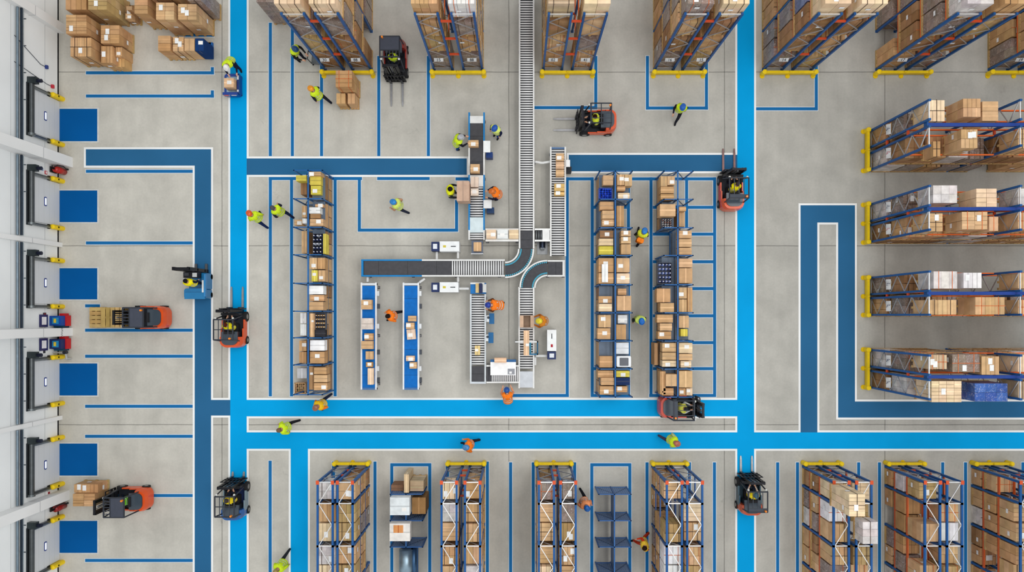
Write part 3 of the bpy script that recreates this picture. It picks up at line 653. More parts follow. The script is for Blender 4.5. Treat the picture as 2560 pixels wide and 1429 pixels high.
# (unit, bay, top outline in the photo, base, top, colour, where in the bay)
ITEMS = [
 (0, 0, (771, 429, 802, 438), 1.4, 2.04, t_, 'on the very end'), (0, 0, (775, 440, 802, 462), 1.4, 1.75, y_, 'inside the crate corner'), (0, 0, (777, 464, 802, 486), 1.4, 1.7, y_, 'near the first cross frame'),
 (0, 0, (740, 438, 766, 452), .9, 1.5, y_, 'on the dock side'), (0, 0, (752, 456, 767, 486), .4, .9, d_, 'low on the dock side'),
 (0, 1, (773, 518, 800, 533), 1.4, 1.85, w_, 'in the middle'), (0, 1, (775, 547, 808, 564), 1.4, 2.0, t_, 'before the next cross frame'), (0, 1, (788, 510, 808, 517), 1.4, 1.7, k_, 'at its start'), (0, 1, (776, 534, 800, 545), 1.4, 1.6, k_, 'wedged centrally'),
 (0, 1, (755, 514, 767, 543), .0, .8, t_, 'dock side upper end'), (0, 1, (736, 549, 756, 562), 0, .5, t_, 'dock side lower end'), (0, 1, (756, 546, 767, 558), .0, 1.0, w_, 'dock side by the spine'),
 (0, 2, (808, 584, 815, 634), 1.4, 1.9, y_, 'upright by the outer edge'), (0, 2, (754, 577, 767, 632), 0, 1.1, t_, 'tall on the dock side'),
 (0, 3, (774, 644, 792, 672), 1.4, 1.9, t_, 'upper pair inner'), (0, 3, (794, 644, 812, 672), 1.4, 1.85, k_, 'upper pair outer'), (0, 3, (779, 675, 794, 703), 1.4, 1.9, y_, 'lower pair inner'), (0, 3, (796, 675, 812, 703), 1.4, 1.9, t_, 'lower pair outer'),
 (0, 4, (773, 714, 808, 735), 1.4, 1.95, w_, 'at its start'), (0, 4, (775, 737, 810, 752), 1.4, 1.9, k_, 'in the middle'), (0, 4, (773, 754, 808, 775), 1.4, 2.0, t_, 'before the next cross frame'),
 (0, 5, (751, 782, 766, 808), .0, 1.0, w_, 'dock side upper end'), (0, 5, (751, 810, 766, 838), .0, 1.1, w_, 'dock side lower end'), (0, 5, (774, 783, 784, 842), 1.4, 1.95, t_, 'along the spine'), (0, 5, (787, 824, 812, 842), 1.4, 1.8, BK, 'lower end'),
 (0, 6, (748, 851, 766, 877), .0, 1.0, k_, 'dock side upper end'), (0, 6, (748, 879, 766, 907), 0, 1.0, k_, 'dock side lower end'), (0, 6, (775, 850, 811, 876), 1.4, 1.9, WHITE, 'upper end'), (0, 6, (775, 879, 811, 908), 1.4, 1.95, k_, 'lower end'),
 (0, 7, (785, 918, 816, 935), 1.4, 1.95, k_, 'upper of three'), (0, 7, (785, 937, 818, 955), 1.4, 1.95, t_, 'middle of three'), (0, 7, (785, 957, 818, 975), 1.4, 1.95, k_, 'lowest of three'), (0, 7, (772, 916, 784, 973), 1.4, 1.7, d_, 'along the spine'), (0, 7, (743, 920, 767, 945), .0, .5, GW, 'dock side upper end'),
 (1, 0, (1508, 438, 1533, 462), 1.4, 1.95, t_, 'dock side upper end'), (1, 0, (1543, 436, 1561, 462), 1.4, 2.05, t_, 'upper inner'), (1, 0, (1562, 436, 1580, 464), 1.4, 2.0, t_, 'upper outer'), (1, 0, (1543, 465, 1563, 476), 1.4, 1.9, k_, 'middle'), (1, 0, (1545, 482, 1574, 496), 1.4, 1.7, c_, 'lower end'),
 (1, 1, (1500, 504, 1534, 524), 1.4, 1.9, k_, 'dock side upper'), (1, 1, (1506, 526, 1535, 546), 1.4, 2.1, t_, 'dock side middle'), (1, 1, (1506, 548, 1535, 564), 1.4, 1.95, t_, 'dock side lower'), (1, 1, (1542, 514, 1560, 566), .76, 1.2, k_, 'low far side'),
 (1, 2, (1500, 576, 1533, 594), 1.4, 1.7, d_, 'dock side upper'), (1, 2, (1498, 596, 1533, 613), 1.4, 1.9, c_, 'dock side middle'), (1, 2, (1498, 615, 1533, 636), 1.4, 1.9, y_, 'dock side lower'),
 (1, 2, (1553, 576, 1577, 590), 1.4, 2.05, t_, 'far side upper'), (1, 2, (1553, 592, 1577, 608), 1.4, 2.05, t_, 'far side middle'), (1, 2, (1553, 610, 1577, 635), 1.4, 2.05, t_, 'far side lower'),
 (1, 3, (1497, 645, 1534, 680), 1.4, 1.95, k_, 'dock side upper'), (1, 3, (1497, 682, 1534, 708), 1.4, 2.0, k_, 'dock side lower'), (1, 3, (1505, 660, 1520, 705), 1.96, 2.12, w_, 'riding on two others'), (1, 3, (1542, 645, 1574, 680), 1.4, 2.0, t_, 'far side upper'), (1, 3, (1542, 683, 1574, 708), 1.4, 2.0, c_, 'far side lower'),
 (1, 4, (1497, 740, 1530, 757), 1.4, 1.8, k_, 'dock side middle'), (1, 4, (1498, 759, 1530, 778), 1.4, 1.9, c_, 'dock side lower'), (1, 4, (1545, 721, 1566, 737), 1.4, 1.75, k_, 'far side upper'), (1, 4, (1543, 739, 1578, 776), 1.4, 2.1, t_, 'far side lower'),
 (1, 5, (1497, 787, 1527, 818), 1.4, 1.95, t_, 'dock side upper'), (1, 5, (1494, 820, 1526, 847), 1.4, 1.9, k_, 'dock side lower'), (1, 5, (1545, 787, 1568, 808), 1.4, 1.8, GW, 'far side upper'), (1, 5, (1541, 811, 1565, 848), 1.4, 1.95, k_, 'far side lower'),
 (1, 6, (1499, 890, 1531, 918), 1.4, 1.8, k_, 'dock side lower'), (1, 6, (1541, 856, 1572, 884), 1.4, 1.95, GW, 'far side upper'),
 (1, 7, (1495, 926, 1533, 943), 1.4, 1.7, k_, 'dock side upper'), (1, 7, (1503, 944, 1535, 962), 1.4, 1.95, t_, 'dock side middle'), (1, 7, (1500, 965, 1534, 986), 1.4, 1.95, k_, 'dock side lower'), (1, 7, (1541, 927, 1574, 942), 1.4, 1.8, YC, 'far side upper'), (1, 7, (1541, 944, 1575, 962), 1.4, 1.95, NAVY, 'far side middle'), (1, 7, (1541, 965, 1568, 980), 1.4, 1.8, k_, 'far side lower'),
 (2, 0, (1652, 440, 1668, 465), 1.4, 1.95, t_, 'dock side upper outer'), (2, 0, (1669, 440, 1687, 462), 1.4, 2.0, t_, 'dock side upper inner'), (2, 0, (1652, 466, 1685, 483), 1.4, 1.9, k_, 'dock side middle'), (2, 0, (1652, 485, 1685, 498), 1.4, 1.9, k_, 'dock side lower'),
 (2, 1, (1650, 510, 1689, 540), 1.4, 2.1, t_, 'dock side upper'), (2, 1, (1698, 516, 1715, 527), .76, 1.8, k_, 'far side upper'), (2, 1, (1698, 530, 1712, 566), .76, 1.2, t_, 'low far side'),
 (2, 2, (1698, 576, 1729, 595), 1.4, 2.05, t_, 'far side upper'), (2, 2, (1698, 597, 1729, 617), 1.4, 2.05, t_, 'far side middle'), (2, 2, (1698, 619, 1729, 636), 1.4, 2.05, t_, 'far side lower'),
 (2, 3, (1698, 646, 1731, 668), 1.4, 2.05, t_, 'far side upper'), (2, 3, (1698, 670, 1731, 707), 1.4, 2.05, t_, 'far side lower'),
 (2, 4, (1642, 721, 1676, 755), 1.4, 1.9, k_, 'dock side upper'), (2, 4, (1651, 757, 1685, 780), 1.4, 2.0, t_, 'dock side lower'), (2, 4, (1698, 718, 1717, 746), 1.4, 1.95, t_, 'far side upper inner'), (2, 4, (1719, 718, 1731, 779), 1.4, 1.9, k_, 'far side along the edge'), (2, 4, (1698, 748, 1717, 779), 1.4, 2.0, t_, 'far side lower inner'),
 (2, 5, (1643, 786, 1682, 806), 1.4, 1.9, k_, 'dock side upper'), (2, 5, (1650, 808, 1680, 826), 1.4, 2.0, t_, 'dock side middle'), (2, 5, (1645, 828, 1678, 847), 1.4, 1.85, k_, 'dock side lower'), (2, 5, (1698, 789, 1722, 819), 1.4, 1.95, t_, 'far side upper'), (2, 5, (1702, 822, 1719, 840), 1.4, 1.9, YC, 'far side lower'),
 (2, 6, (1636, 857, 1645, 912), .4, .9, k_, 'upright by the dock edge'), (2, 6, (1656, 857, 1690, 879), 1.4, 1.9, t_, 'dock side upper'), (2, 6, (1656, 881, 1690, 899), 1.4, 2.0, t_, 'dock side middle'), (2, 6, (1656, 901, 1690, 916), 1.4, 1.9, c_, 'dock side lower'), (2, 6, (1698, 857, 1731, 882), 1.4, 1.95, c_, 'far side upper'), (2, 6, (1698, 884, 1731, 900), 1.4, 1.9, t_, 'far side middle'), (2, 6, (1702, 902, 1728, 918), 1.4, 1.95, c_, 'far side lower'),
 (2, 7, (1650, 928, 1664, 985), 1.4, 1.9, k_, 'tall by the dock edge'), (2, 7, (1665, 935, 1692, 965), 1.4, 2.1, t_, 'dock side upper'), (2, 7, (1655, 970, 1684, 988), 1.4, 1.9, k_, 'dock side lower'), (2, 7, (1698, 927, 1731, 968), 1.4, 2.1, t_, 'far side upper'), (2, 7, (1698, 970, 1714, 988), 1.4, 1.95, k_, 'far side lower inner'), (2, 7, (1716, 970, 1731, 988), 1.4, 1.95, c_, 'far side lower outer')]
NB = ['first', 'second', 'third', 'fourth', 'fifth', 'sixth', 'seventh', 'eighth']
UN = ['the dock-side shelving', 'the middle shelving', 'the hatched-floor shelving']
for u, bay, r, z0, z1, col, where in ITEMS:
    if z0 == .0: z0 = .004
    z0 = {1.4: 1.384, .76: .004, .9: .91, .4: .004}.get(z0, z0)
    carton_px(r, z0, z1, jit(col, 7), f'{LK[col]} carton {where}, {NB[bay]} bay of {UN[u]}', f'cartons in {UN[u]}')
# cartons on the lower boards, seen from the side
for u, F, xa, xb in ((0, S1F, 803, 832), (1, S2F, 1489, 1521), (2, S3F, 1640, 1668)):
    for bay in range(8):
        for ti, z in enumerate((.12, .75)):
            if u and bay in ((1, 5), (2, 3))[u - 1]: continue
            y1, y0 = fy(F[bay] + 4), fy(F[bay + 1] - 4); n = R.choice((1, 2)); c = (y1 - y0) / n
            for k in range(n):
                col = R.choice((KRAFT, TAN, DKRAFT)); zz = z + .004
                carton(fx(xa) + .02, y0 + k * c + .02, fx(xb) - .02, y0 + (k + 1) * c - .02, zz, zz + R.uniform(.4, .56), jit(col, 8), f'{LK[col]} carton on {("lowest", "middle")[ti]} board, {("whole", "lower", "upper")[0 if n == 1 else k + 1]} part, {NB[bay]} bay of {UN[u]}', f'cartons in {UN[u]}')
def bottle_tray(r, z0, z1, cols, label, nx=3, ny=5):
    x0, y1 = P(r[0], r[1], z1); x1, y0 = P(r[2], r[3], z1)
    t = thing('bottle_crate', label, 'crate', ((x0 + x1) / 2, (y0 + y1) / 2, z0)); w, d, h = x1 - x0, y1 - y0, z1 - z0
    b = MB(); tc = (70, 74, 88)
    b.bx(-w / 2, w / 2, -d / 2, d / 2, 0, .03, tc)
    for s in (-1, 1): b.bx(s * (w / 2) - .01, s * (w / 2) + .01, -d / 2, d / 2, 0, h * .7, tc); b.bx(-w / 2, w / 2, s * d / 2 - .01, s * d / 2 + .01, 0, h * .7, tc)
    b.build('tray', 'paint', t)
    rr = min(w / nx, d / ny) * .4
    for i in range(nx):
        for j in range(ny):
            b = MB(); x, y = -w / 2 + w * (i + .5) / nx, -d / 2 + d * (j + .5) / ny; c = R.choice(cols)
            b.cyl((x, y, .03), (x, y, h * .72), rr, c, 8); b.cyl((x, y, h * .72), (x, y, h * .86), rr, c, 8, rr * .4); b.cyl((x, y, h * .86), (x, y, h), rr * .42, (230, 230, 234), 8); b.build('bottle', 'gloss', t, True)
bottle_tray((780, 583, 805, 634), 1.384, 1.95, ((40, 48, 84), (60, 70, 110), (190, 196, 210)), 'crate of dark blue bottles in third bay of the dock-side shelving')
bottle_tray((787, 783, 812, 822), 1.384, 1.8, ((206, 170, 110), (190, 150, 96)), 'crate of amber bottles in sixth bay of the dock-side shelving', 4, 4)
bottle_tray((1655, 546, 1681, 568), 1.384, 1.75, ((200, 196, 196), (120, 110, 120), (160, 120, 110)), 'crate of small grey bottles in second bay of the hatched-floor shelving', 4, 4)
bottle_tray((1646, 656, 1680, 708), 1.384, 1.8, ((130, 150, 206), (90, 100, 150)), 'crate of lilac bottles in fourth bay of the hatched-floor shelving', 4, 5)
def tote(r, z0, z1, col, fill, label):
    x0, y1 = P(r[0], r[1], z1); x1, y0 = P(r[2], r[3], z1)
    t = thing('plastic_tote', label, 'tote', ((x0 + x1) / 2, (y0 + y1) / 2, z0)); w, d, h = x1 - x0, y1 - y0, z1 - z0
    b = MB(); b.bx(-w / 2 + .03, w / 2 - .03, -d / 2 + .03, d / 2 - .03, 0, .03, col)
    for s in (-1, 1): b.bx(s * (w / 2 - .02) - .015, s * (w / 2 - .02) + .015, -d / 2, d / 2, 0, h, col); b.bx(-w / 2, w / 2, s * (d / 2 - .02) - .015, s * (d / 2 - .02) + .015, 0, h, col)
    b.build('bin', 'gloss', t)
    b = MB()
    for i in range(5):
        for j in range(5): b.ball((-w * .38 + w * .19 * i + R.uniform(-.02, .02), -d * .38 + d * .19 * j, h * .78), (w * .11, d * .11, .07), jit(fill, 22), 6, 3)
    o = b.build('contents', 'gloss', t, True); o['kind'] = 'stuff'
tote((1497, 469, 1531, 498), 1.384, 1.75, (24, 60, 160), (30, 70, 190), 'deep blue tote of blue parts in first bay of the middle shelving')
tote((736, 956, 764, 984), .004, .6, KRAFT, (200, 170, 130), 'open kraft bin of scrap card at the lower end of dock-side shelving')
def printer(x, y, z, label):
    t = thing('label_printer', label, 'printer', (x, y, z)); b = MB(); b.prism(rrect(-.34, .34, -.26, .26, .06), 0, .4, (226, 228, 230)); b.build('housing', 'gloss', t)
    b = MB(); b.prism(rrect(-.2, .22, -.2, .18, .03), .4, .42, (54, 60, 72)); b.build('lid', 'gloss', t); b = MB(); b.bx(-.3, .3, -.3, -.26, .05, .12, (40, 40, 44)); b.build('paper_slot', 'matte', t)
p = P(1559, 903, 1.7); printer(p[0], p[1], 1.384, 'white printer with dark lid in seventh bay of the middle shelving')

# ---- the two low mesh shelving units in the lower row
C1F = (1174, 1216, 1279, 1342, 1404, 1462)
shelving('empty blue wire-panel shelving unit in its own floor outline', 1487, 1526, 1567, C1F[1:], 1.55, panels=True, shelves=False)
shelving('half-filled blue wire-panel shelving unit between first and second lower racks', 988, 1027, 1068, C1F[1:4], 1.55, panels=True, shelves=False)
LG = 'goods in the half-filled shelving unit'
carton_px((975, 1243, 1024, 1287), 1.556, 2.0, (222, 228, 230), 'large pale white carton beside the open brown box, half-filled shelving unit')
o = carton_px((974, 1308, 1025, 1352), 1.556, 2.0, (232, 228, 222), 'white carton with orange patch in the half-filled shelving unit', stick=False)
b = MB(); b.bx(-.3, .16, -.02, .34, .444, .45, (214, 148, 92)); b.bx(-.09, -.05, -.02, .34, .45, .452, (176, 92, 50)); b.build('orange_patch', 'card', o)
carton_px((1030, 1243, 1064, 1284), .004, 1.3, (164, 124, 80), 'big plain brown carton beside the pale white carton, half-filled shelving unit', stick=False)
carton_px((1010, 1185, 1022, 1231), .02, 1.5, (206, 180, 144), 'narrow upright tan panel box at the head of the half-filled shelving unit')
load(*P(1024, 1228, 1.3), *P(1060, 1200, 1.3), .004, 1.3, 'wood', 'stack of rough timber offcuts at the head of the half-filled shelving', None, pallet=True, straps=False, stick=False)
carton_px((978, 1212, 1008, 1228), .004, .9, (146, 110, 86), 'dull brown low carton at the head of the half-filled shelving')
def cart(x, y, label):
    t = thing('tank_trolley', label, 'trolley', (x, y, 0)); b = MB(); b.bx(-.42, .42, -.85, .85, .18, .26, (50, 90, 140)); b.build('deck', 'paint', t)
    b = MB(); b.cyl((-.12, -.7, .62), (-.12, .7, .62), .34, (150, 172, 186), 16); b.build('tank', 'metal', t, True)
    b = MB(); b.cyl((.26, -.7, .55), (.26, .7, .55), .15, (70, 104, 140), 12); b.build('cylinder', 'metal', t, True)
    b = MB(); b.tube([(-.4, .85, .2), (-.4, .95, 1.0), (.4, .95, 1.0), (.4, .85, .2)], .025, (40, 80, 140)); b.build('handle', 'paint', t)
    for sx in (-.34, .34):
        for sy in (-.7, .7): b = MB(); b.cyl((sx - .03, sy, .09), (sx + .03, sy, .09), .09, BLK, 10); b.build('wheel', 'rubber', t)
cart(fx(1026), fy(1397), 'blue trolley with a grey tank at the foot of the half-filled shelving')
# ================================================================ setting: floor, paint, dock wall
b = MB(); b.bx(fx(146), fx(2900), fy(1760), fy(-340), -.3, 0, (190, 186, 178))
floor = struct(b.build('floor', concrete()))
def paint_rect(x0, y0, x1, y1, z, col, name):
    b = MB(); X0, X1, Y0, Y1 = fx(x0), fx(x1), fy(y1), fy(y0)
    b.add([(X0, Y0, z), (X1, Y0, z), (X1, Y1, z), (X0, Y1, z)], [(0, 1, 2, 3)], col); return b.build(name, 'floorpaint', floor)
BR_ = [(576, -40, 617, 1470), (1843, -40, 1885, 1470), (576, 999, 1843, 1040), (576, 1080, 2640, 1121), (727, 1121, 770, 1470)]
DK_ = [(215, 373, 528, 414), (487, 373, 528, 1470), (528, 999, 576, 1038), (617, 396, 1167, 437), (1422, 387, 1843, 428), (2001, 513, 2043, 1080), (2043, 513, 2137, 556), (2095, 556, 2137, 1043), (2137, 1003, 2640, 1043)]
for i, r in enumerate(BR_ + DK_): paint_rect(r[0] - 5, r[1] - 5, r[2] + 5, r[3] + 5, .0100 + i * .0003, (240, 240, 238), 'lane_edging')
for i, r in enumerate(DK_): paint_rect(*r, .0150 + i * .0003, DARKL, 'side_lane')
for i, r in enumerate(BR_): paint_rect(*r, .0190 + i * .0003, BRIGHT, 'main_lane')
W = 7.5
HL = [(215, 182, 535), (215, 240, 535), (460, 88, 535), (215, 428, 482), (215, 607, 482), (213, 764, 250), (213, 825, 482), (213, 890, 482), (213, 1015, 482), (213, 1090, 482), (213, 1238, 482), (213, 1400, 482),
      (1335, 269, 1493), (1615, 270, 1770), (1889, 272, 2044), (672, 446, 905), (895, 575, 1145), (943, 446, 1074), (1139, 447, 1172), (1414, 447, 1484), (1567, 447, 1790), (1270, 988, 1422),
      (1477, 988, 1575), (1623, 988, 1790), (976, 1161, 1078), (1476, 1161, 1578)] + [(1632, y, 1783) for y in (518, 585, 654, 721, 789, 856, 921)] + [(1484, y, 1567) for y in (518, 585, 654, 921)]
VL = [(531, 168, 186), (531, 226, 244), (531, 22, 92), (676, 57, 390), (731, -20, 390), (804, 135, 390), (947, 140, 390), (1071, 140, 390), (1489.5, 140, 272), (1618.5, 140, 274), (1766, 140, 274), (2040.5, 140, 275),
      (676, 443, 990), (729, 443, 990), (838, 443, 990), (898.5, 443, 578), (1141.5, 500, 578), (1418, 443, 991), (1480.5, 443, 991), (1571, 443, 991), (1627.5, 443, 991), (1716.5, 443, 570), (1786.5, 443, 991),
      (675.5, 1151, 1470), (834, 1153, 1470), (937.5, 1153, 1470), (979.5, 1158, 1470), (1074.5, 1158, 1470), (1118.5, 1153, 1470), (1218.5, 1153, 1470), (1276.5, 1155, 1470), (1333, 1155, 1470), (1436.5, 1155, 1470),
      (1479.5, 1158, 1470), (1574.5, 1158, 1470), (1617.5, 1155, 1470), (1723.5, 1155, 1470), (1786, 1155, 1470), (1944, 1155, 1470), (1993.5, 1155, 1470), (2146.5, 1155, 1470), (2198.5, 1155, 1470), (2356.5, 1155, 1470), (2413.5, 1155, 1470), (2557, 1155, 1470)]
ZL = [0.0006]
def zl(q=.00007): ZL[0] += q; return ZL[0]
for x0, y, x1 in HL: paint_rect(x0 - 1.6, y - W / 2 - 1.6, x1 + 1.6, y + W / 2 + 1.6, zl(), (206, 214, 220), 'line_halo')
for x, y0, y1 in VL: paint_rect(x - W / 2 - 1.6, y0 - 1.6, x + W / 2 + 1.6, y1 + 1.6, zl(), (206, 214, 220), 'line_halo')
for x0, y, x1 in HL: paint_rect(x0, y - W / 2, x1, y + W / 2, zl(), LINE, 'bay_line')
for x, y0, y1 in VL: paint_rect(x - W / 2, y0, x + W / 2, y1, zl(), LINE, 'bay_line')
# dock wall
XW = fx(147); WH = 7.5
DOORS = [(248, 362), (453, 571), (652, 766), (891, 1007), (1092, 1208), (1290, 1404)]
b = MB(); b.bx(XW - .3, XW, fy(1760), fy(-340), 0, WH, (236, 238, 238))
for z in (1.05, 3.4, 5.6): b.bx(XW, XW + .006, fy(1760), fy(-340), z, z + .02, (176, 178, 180))
wl = struct(b.build('wall_dock', 'wall'))
for i, (y, w, d, z) in enumerate(((-60, 20, 14, WH), (73, 22, 16, WH), (406, 25, 35, WH), (612, 11, 9, WH), (829, 20, 35, WH), (1043, 10, 9, WH), (1236, 24, 27, WH))):
    b = MB(); b.bx(XW, XW + d * K, fy(y + w / 2), fy(y - w / 2), 0, z, (232, 232, 231)); o = struct(b.build(f'column_{i + 1}', 'wall'))
    b = MB(); b.bx(XW, XW + d * K + .006, fy(y + w / 2) - .006, fy(y - w / 2) + .006, 2.2, 2.24, (188, 188, 190)); b.build('joint_band', 'wall', o)
    if y == 829: text_mesh('Wall', .22, (120, 122, 124), 'lettering', o, (XW + d * K + .004, fy(y), .85), (pi / 2, 0, pi / 2))
b = MB()
for i in range(3): b.bx(fx(146), fx(146) + .03, fy(1470), fy(-40), .02, .1, (200, 200, 198))
struct(b.build('baseboard_dock', 'wall'))
DN = ['topmost', 'second', 'third', 'fourth', 'fifth', 'lowest']
for i, (y0, y1) in enumerate(DOORS):
    ya, yb = fy(y1), fy(y0); x = XW
    b = MB(); n = 5; dh = 1.95
    for k in range(n): b.bx(x, x + .05, ya + .12, yb - .12, .02 + dh * k / n, .02 + dh * (k + 1) / n - .014, (212, 214, 216)); b.bx(x, x + .035, ya + .12, yb - .12, .02 + dh * (k + 1) / n - .014, .02 + dh * (k + 1) / n, (104, 106, 112))
    d = struct(b.build(f'door_{i + 1}', 'wall'))
    ym = (ya + yb) / 2
    b = MB(); b.prism(rrect(-.22, .22, -.09, .09, .05), 0, .02, (50, 66, 130)); b.v = [(x + .05 + p[2], ym + p[0], 1.1 + p[1]) for p in b.v]; b.build('window_frame', 'paint', d)
    b = MB(); b.prism(rrect(-.17, .17, -.055, .055, .03), .02, .026, (238, 242, 250)); b.v = [(x + .05 + p[2], ym + p[0], 1.1 + p[1]) for p in b.v]; b.build('window_pane', 'pane', d)
    for s, yy in ((-1, ya), (1, yb)):
        b = MB(); b.bx(x, x + .12, yy - .05, yy + .05, .5, 2.25, (92, 98, 104)); b.bx(x + .12, x + .15, yy - .09, yy - .02, .5, 2.25, (132, 138, 142)); b.build('track', 'metal', d)
    b = MB(); b.cyl((x + .17, ya - .05, 2.26), (x + .17, yb + .05, 2.26), .12, (82, 86, 88), 12); b.bx(x, x + .06, ya - .1, yb + .1, 2.05, 2.4, (70, 74, 78)); b.cyl((x + .17, ya - .08, 2.26), (x + .17, ya + .02, 2.26), .16, (110, 116, 118), 12); b.build('spring_shaft', 'metal', d)
    b = MB(); b.bx(x + .02, x + .42, yb + .06, yb + .36, 2.1, 2.36, (70, 78, 80)); b.cyl((x + .42, yb + .2, 2.22), (x + .62, yb + .2, 2.22), .09, (46, 50, 70), 10); b.build('door_motor', 'metal', d)
    for s, yy in ((-1, ya), (1, yb)):
        t = thing('dock_bollard', f'yellow rounded door guard post, {"lower" if s < 0 else "upper"} side of the {DN[i]} dock door', 'bollard', (x + .2, yy, 0), 0, None)
        b = MB(); b.cyl((0, 0, 0), (0, 0, .78), .12, YEL, 12); b.ball((0, 0, .78), (.12, .12, .07), YEL, 12, 4, 0); b.bx(-.19, .02, -.1, .1, 0, .78, YEL); b.build('post', 'paint', t, False)
        b = MB(); b.bx(-.19, -.12, -.11, .11, .78, .9, (40, 38, 32)); b.cyl((.118, 0, .5), (.128, 0, .5), .05, (60, 52, 20), 8); b.build('sensor', 'matte', t)
LV = [(272, 353), (476, 555), (670, 748), (908, 988), (1108, 1188), (1301, 1381)]
for i, (y0, y1) in enumerate(LV):
    t = thing('dock_leveller', f'blue steel dock leveller plate before the {DN[i]} dock door', 'dock leveller', (fx(195), fy((y0 + y1) / 2), 0))
    hy = (y1 - y0) * K / 2
    b = MB(); b.bx(-.99, .97, -hy, hy, .002, .012, (6, 88, 156)); b.build('deck_plate', 'floorpaint', t)
    b = MB()
    b.bx(-.99, 1.05, hy + .001, hy + .06, .001, .014, (206, 206, 202)); b.bx(-.99, 1.05, -hy - .06, -hy - .001, .001, .014, (206, 206, 202)); b.bx(.971, 1.05, -hy, hy, .001, .014, (206, 206, 202)); b.build('curb_frame', 'matte', t)
    b = MB(); b.bx(-.985, -.93, -hy, hy, .012, .02, (6, 40, 80)); b.build('hinge', 'paint', t)
# services along the wall
GAPS = [(-40, 62), (84, 392), (420, 605), (619, 818), (840, 1037), (1049, 1223), (1250, 1470)]
for i, (ga, gb) in enumerate(GAPS):
    if i < 6 and gb - ga < 5: continue
    nm = ('above the uppermost column', 'over the topmost dock door', 'over the second dock door', 'over the third dock door', 'over the fourth dock door', 'over the fifth dock door', 'over the lowest dock door')[i]
    t = thing('wall_mounted_conduit', f'grey twin pipe and dark cable tray along the dock wall, {nm}', 'pipe', (XW + .03, 0, 2.9))
    ga, gb = ga + 1, gb - 1
    for dx, dz, r, c, n in ((.14, .02, .07, (146, 160, 170), 'pipe'), (.10, .25, .055, (122, 138, 150), 'pipe'), (.2, .14, .05, (40, 50, 62), 'cable_tray')):
        b = MB(); b.cyl((dx, fy(gb), dz), (dx, fy(ga), dz), r, c, 10); b.build(n, 'metal', t)
    for k in range(max(1, int((gb - ga) / 62))):
        y = fy(ga + 20 + k * 62); b = MB(); b.bx(0, .26, y - .02, y + .02, -.1, -.06, (120, 128, 134)); b.build('bracket', 'metal', t)
WZ = [(120, 3.2, 205, .55, 'thin dark cable running down the wall to a red lamp above the topmost door'), (60, 3.2, 165, 1.0, 'thin dark cable running down the wall to a small blue box near the carton stacks')]
for y0, z0, y1, z1, lb in WZ:
    t = thing('wall_cable', lb, 'cable', (XW, 0, 0)); c = (200, 40, 60) if 'red' in lb else (40, 60, 130)
    b = MB(); b.tube([(.02, fy(y0 + 90), z0), (.02, fy(y1 + 20), z1 + .4), (.02, fy(y1 + 20), z1)], .014, (70, 74, 84)); b.build('cable', 'paint', t)
    b = MB(); b.prism(rrect(-.09, .09, -.07, .07, .03), 0, .1, c); b.v = [(p[2], fy(y1 + 20) + p[0], z1 + p[1]) for p in b.v]; b.build('junction_box', 'gloss', t)
# machines by the columns
def ext_cart(y, label, col=(176, 36, 30)):
    t = thing('fire_extinguisher', label, 'fire extinguisher', (XW + .3, fy(y), 0)); b = MB()
    b.cyl((0, 0, .05), (0, 0, .72), .16, col, 14); b.ball((0, 0, .72), (.16, .16, .1), col, 14, 4, 0); b.build('cylinder', 'gloss', t, True)
    b = MB(); b.cyl((0, 0, .8), (0, 0, .92), .04, BLK, 8); b.bar((0, 0, .92), (-.02, .16, .96), .03, .02, BLK); b.build('valve', 'metal', t)
    b = MB(); b.tube([(0, .04, .88), (.14, .18, .8), (.2, .2, .45), (.19, .12, .2)], .022, BLK); b.cyl((.19, .12, .2), (.19, .12, .06), .03, BLK, 8, .05); b.build('hose', 'rubber', t)
    b = MB(); b.bx(-.27, -.2, -.14, .14, .3, .75, (60, 60, 60)); b.build('bracket', 'metal', t)
ext_cart(430, 'red fire extinguisher beside the thick white column above the second dock door')
ext_cart(1262, 'dark red fire extinguisher below the thick white column by the lowest door', (140, 28, 26))
def notice(y, z, w, h, col, inner, label):
    t = thing('wall_notice', label, 'sign', (XW, fy(y), z)); b = MB(); b.bx(.002, .03, -w / 2, w / 2, -h / 2, h / 2, col); b.build('backing_board', 'matte', t)
    b = MB(); b.bx(.03, .034, -w * .33, w * .33, -h * .33, h * .33, inner); b.build('sheet', 'matte', t)
notice(441, 1.0, .16, .16, (190, 40, 56), (236, 220, 220), 'small red sign on the wall above the second dock door')
notice(449, .65, .13, .13, (204, 60, 70), (240, 230, 230), 'smaller red sign lower on the wall beside the second door track')
notice(436, 1.25, .1, .1, (52, 108, 190), (220, 230, 240), 'tiny blue sign on the wall over the second dock door')
notice(876, 1.15, .22, .26, (240, 240, 240), (60, 60, 66), 'white notice with dark print beside the fourth dock door')
notice(1222, .8, .2, .22, (236, 230, 230), (150, 40, 50), 'white and red notice below the fifth dock door')
notice(786, 1.1, .18, .2, (60, 56, 66), (150, 60, 60), 'small dark control box above the dock computer stand')
